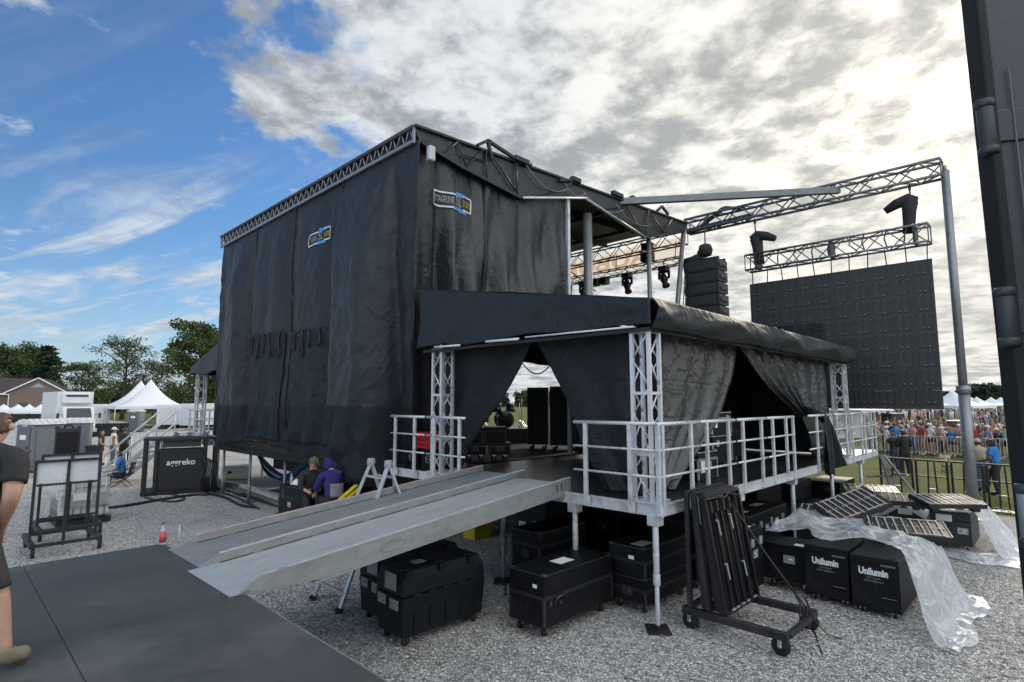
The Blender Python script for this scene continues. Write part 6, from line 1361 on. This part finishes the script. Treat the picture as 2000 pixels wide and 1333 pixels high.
# white peaked tents
TENTM = mat('white tent vinyl', (.74,.75,.76), .55, var=.04)
def peak_tent(label, p, rz, L, W_, eave=2.4, peak=5.2, n=2, walls=True, group='white peaked tents'):
    t = thing('peaked_tent', label, 'tent', p, rz, group); seg = L/n
    def zf(x, y):
        best = 0
        for k in range(n):
            cx_ = -L/2+seg*(k+.5); d = math.hypot((x-cx_)/(seg*.5), y/(W_*.5)); d = max(abs(x-cx_)/(seg*.5), abs(y)/(W_*.5))*.6+d*.4; best = max(best, max(0, 1-min(1,d)))
        return eave+(peak-eave)*(.35*best+.65*best**2.4)
    b = MB(); b.grid(lambda s, q: (-L/2+L*s, -W_/2+W_*q, zf(-L/2+L*s, -W_/2+W_*q)), 24*n, 24); b.build('roof', TENTM, t, solid=.02)
    b = MB()
    for (a, c) in (((-L/2,-W_/2),(L/2,-W_/2)),((L/2,-W_/2),(L/2,W_/2)),((-L/2,-W_/2),(-L/2,W_/2))):
        b.add([(*a,eave),(*c,eave),(*c,eave-.3),(*a,eave-.3)],[(0,1,2,3)])
    b.build('valance', TENTM, t, solid=.02)
    for k in range(n+1):
        for y in (-W_/2,W_/2): MB().tube((-L/2+seg*k,y,0),(-L/2+seg*k,y,eave),.05,6).build('pole', ALU, t)
    if walls:
        b = MB().box(-L/2,L/2,W_/2-.03,W_/2,0,eave-.3); b.build('back_wall', mat('shaded tent wall', (.24,.24,.23), .7), t)  # the shade inside the tent is put into this wall's colour
        for k in range(2):
            x0 = -W_/2+.05; q = MB(); W2 = L/4; y0 = -L/2+W2*k; q.prism([(y0,0),(y0+.3,0),(y0+.3,1.6),(y0+W2*.35,2.0),(y0+W2*.65,2.0),(y0+W2-.3,1.6),(y0+W2-.3,0),(y0+W2,0),(y0+W2,2.1),(y0,2.1)], lambda a, c, z: (a,z,c), x0, x0+.03); q.build('arched_wall', TENTM, t)
    return t
peak_tent('white twin peaked tent in the yard behind the lone toilet', gp(282,67), R(-47), 11.4, 7.2, 2.5, 5.6)
peak_tent('white peaked tent standing in the field right of the video wall', gp(1862,72), R(30), 6.4, 6.4, 2.5, 4.5, 1, False)
for k, (px, D) in enumerate(((1908,112),(1936,118),(1955,125),(1897,120))): peak_tent(['small far white tent just right of the support post','far white tent in the middle of the distant row','far white tent nearest the trailer door','far white tent half behind the support post'][k], gp(px,D), R(20+30*k), 5.5, 5.5, 2.4, 4.0, 1, False)
lowt = thing('stall', 'low white canopy stall behind the far end of the side deck', 'stall', gp(1690,46), R(20)); MB().box(-2.4,1.2,-1.5,1.5,2.25,2.4).build('roof', TENTM, lowt, .04); MB().box(-2.4,1.2,1.4,1.45,0,2.25).build('back_wall', TENTM, lowt)
for x in (-2.3,1.1): MB().tube((x,-1.4,0),(x,-1.4,2.3),.05,6).build('pole', ALU, lowt)
MB().box(.3,1.8,-1.9,-1.0,.0,2.1).build('stack', BLACK, lowt, .05)
tb_ = thing('bar_table', 'black skirted table under the white tent in the field', 'table', gp(1862,60), R(30)); MB().box(-1.6,1.6,-.4,.4,0,1.0).build('skirt', SH_BLACK, tb_); MB().box(-1.7,1.7,-.45,.45,1.0,1.05).build('table_top', TENTM, tb_)
# brick house
BRK = bpy.data.materials.new('brick wall'); BRK.use_nodes = True; t_ = NT(BRK.node_tree); bt = t_.new('ShaderNodeTexBrick'); bt.inputs['Scale'].default_value = 4.5; bt.inputs['Color1'].default_value = (.20,.095,.065,1); bt.inputs['Color2'].default_value = (.15,.07,.05,1); bt.inputs['Mortar'].default_value = (.17,.13,.11,1)
t_.l.new(t_.new('ShaderNodeTexCoord').outputs['Object'], bt.inputs['Vector']); t_.l.new(bt.outputs[0], t_.n['Principled BSDF'].inputs['Base Color']); t_.n['Principled BSDF'].inputs['Roughness'].default_value = .85
hs = thing('brick_house', 'brown brick house with a dark gabled roof at the left edge', 'house', gp(72,84), R(33))
MB().prism([(-3.3,0),(3.3,0),(3.3,4.4),(0,6.4),(-3.3,4.4)], lambda a, c, q: (a,q,c), 0, 14).build('wall', BRK, hs)
MB().box(-16,-3.3,5.5,13,0,4.3).build('wall', BRK, hs); RF = mat('dark shingle roof', (.055,.04,.042), .85, var=.25, vs=2)
b = MB()
for s in (-1,1): b.prism([(0,6.42),(s*3.75,4.15),(s*3.75,4.35),(0,6.62)][::s], lambda a, c, q: (a,q,c), -.35, 14.3)
b.build('roof', RF, hs); MB().prism([(5.0,4.1),(9.25,6.5),(13.4,4.1),(13.4,4.3),(9.25,6.7),(5.0,4.3)], lambda a, c, q: (q,a,c), -16.3, .0).build('roof', RF, hs)
b = MB()
for s in (-1,1): b.bar((0,-.38,6.5),(s*3.78,-.38,4.22),.05,.17)
b.bar((-16,4.95,4.15),(-3.4,4.95,4.15),.06,.25); b.build('fascia', WHITE, hs)
for x in (-1.6,1.4): w = MB().box(x-.5,x+.5,-.03,.02,1.4,2.9).build('window', GLS, hs); MB().box(x-.58,x+.58,-.06,-.03,1.3,1.4).build('sill', WHITE, w)
MB().add([(-.9,-.02,5.1),(.9,-.02,5.1),(0,-.02,5.75)],[(0,1,2)]).build('gable_vent', GREYP, hs, solid=.04); MB().tube((-3.2,-.1,0),(-3.2,-.1,4.2),.06,6).build('downpipe', WHITE, hs)
# black fence screen with white stall tops, van at the edge, picnic table
fn_ = thing('screen_fence', 'black fabric screen fence in front of the brick house', 'fence', gp(60,52), R(4)); MB().box(-4.6,1.7,0,.04,.1,1.9).build('screen', SH_BLACK, fn_)
for k in range(5): MB().tube((-4.5+1.5*k,-.05,0),(-4.5+1.5*k,-.05,2.0),.03,6).build('post', DSTEEL, fn_)
for k, px in enumerate((8,36,58,80)): peak_tent(['small white pop up canopy at the far left above the black fence','small white pop up canopy second from the left above the fence','small white pop up canopy third from the left above the fence','small white pop up canopy nearest the box truck above the fence'][k], gp(px,60), R(10*k), 2.4, 2.4, 2.0, 2.75, 1, False, 'small white canopies behind the fence')
pt = thing('picnic_table', 'weathered wooden table at the left edge beyond the carts', 'table', gp(8,22.5), R(15)); WD = mat('grey weathered wood', (.16,.13,.11), .9, var=.3, vs=7)
MB().box(-.9,.9,-.35,.35,.95,1.03).build('table_top', WD, pt); 
for x in (-.7,.7): MB().bar((x,-.3,0),(x,-.2,.95),.1,.06).bar((x,.3,0),(x,.2,.95),.1,.06).build('leg', WD, pt)
wb = thing('skip', 'pale grey container at the left edge behind the wooden table', 'container', gp(6,31), R(5)); MB().box(-1.6,1.0,0,1.6,.15,1.7).build('body', mat('pale container', (.45,.47,.48), .6), wb, .05); MB().box(-1.7,1.1,-.1,1.7,1.7,1.8).build('lid', WHITE, wb, .03)
for x in (-1.3,.7): MB().disc((x,.3,.1),.1,.1,'x',12).build('wheel', RUB, wb)
bn_ = thing('trash_bin', 'dark plastic bin beside the woman in the black tank top', 'bin', gp(190,26), R(30)); MB().lathe([(.25,0),(.30,.9),(.32,.95)], (0,0,0), 14).build('body', mat('dark bin plastic', (.03,.035,.04), .6), bn_); MB().lathe([(.33,0),(.3,.06),(.05,.1)], (0,0,.95), 14).build('lid', BLACK, bn_)
for k, (px, D) in enumerate(((212,50),(232,51))): c_ = thing('bar_counter', 'dark cloth covered table at the %s before the white tent' % ('left' if k == 0 else 'right'), 'table', gp(px,D), R(30)); MB().box(-.9,.9,-.4,.4,0,1.05).build('cloth', SH_BLACK, c_, .03); MB().box(-.95,.95,-.45,.45,1.05,1.08).build('table_top', BLACK, c_)
# ---------------------------------------------------------------- fences on the right
for k in range(4):
    p = G(1722+70*k, 972+8*k); q = G(1722+70*(k+1)-4, 972+8*(k+1)); d = q-p; L = d.length
    t = thing('barrier_section', ['dark steel barrier section at the end of the side deck','dark steel barrier section second from the deck','dark steel barrier section behind the support post','dark steel barrier section next to the trailer door'][k], 'barrier', p, math.atan2(d.y,d.x), 'dark steel barrier sections')
    for x in (.03,L-.03): MB().bar((x,0,0),(x,0,1.22),.06,.05).build('post', DSTEEL, t)
    MB().bar((0,0,1.25),(L,0,1.25),.05,.05).build('top_rail', DSTEEL, t); [MB().bar((.06,0,q),(L-.06,0,q),.035,.035).build('cross_rail', DSTEEL, t) for q in (.78,.06)]
    for x in (L*.36,L*.64): MB().bar((x,0,.06),(x+(.04 if x < L/2 else -.04),0,1.22),.035,.035).build('brace', DSTEEL, t)
    MB().box(.1,L-.1,-.3,.35,.0,.03).build('foot_plate', ALUD, t); MB().bar((L*.38,0,.42),(L*.62,0,.42),.05,.02).build('step', ALUD, t)
pb_ = tag(MB().grid(lambda s, t: S(11.9+.9*s, -.2-.3*t+.05*math.sin(s*9), 1.55-1.5*t-.15*s), 14, 14).build('plastic_flap', mat('grey vinyl flap', (.10,.10,.10), .4, var=.4), None, solid=.01), 'grey vinyl flap hanging from the far end of the side deck', 'flap')
for i, (a, c) in enumerate(((S(11.9,-.3,1.5),S(13.2,-.9,.1)),(S(12.0,-.8,1.0),S(13.0,.4,.75)))): tag(MB().bar(a,c,.06,.05).build('brace_bar', ALUD), ['pale brace bar slanting down from the end of the side deck','pale crossbar at the end of the side deck'][i], 'bar')
n = 7
for k in range(n):
    p = B0+bd*(BL*(k-1)/(n-2)); t = thing('crowd_barricade', ['galvanised crowd barricade at the far left behind the deck railing','galvanised barricade second from the left before the crowd','galvanised barricade left of the person in black','galvanised barricade behind the person in black','galvanised barricade behind the sitting child','galvanised barricade just left of the support post','galvanised barricade at the right by the trailer door'][k], 'barricade', p, math.atan2(bd.y,bd.x), 'galvanised barricades before the crowd'); L = BL/(n-2)-.05
    MB().path([(0,0,.2),(0,0,1.1),(L,0,1.1),(L,0,.2)], .022, 6, closed=True).build('outer_tube', STEEL, t); b = MB()
    for q in range(1,9): b.tube((L*q/9,0,.2),(L*q/9,0,1.1),.010,5)
    b.build('bars', STEEL, t)
    for x in (.15,L-.15): MB().bar((x,-.3,.02),(x,.3,.02),.05,.02).tube((x,0,.02),(x,0,.2),.02,6).build('foot', STEEL, t)
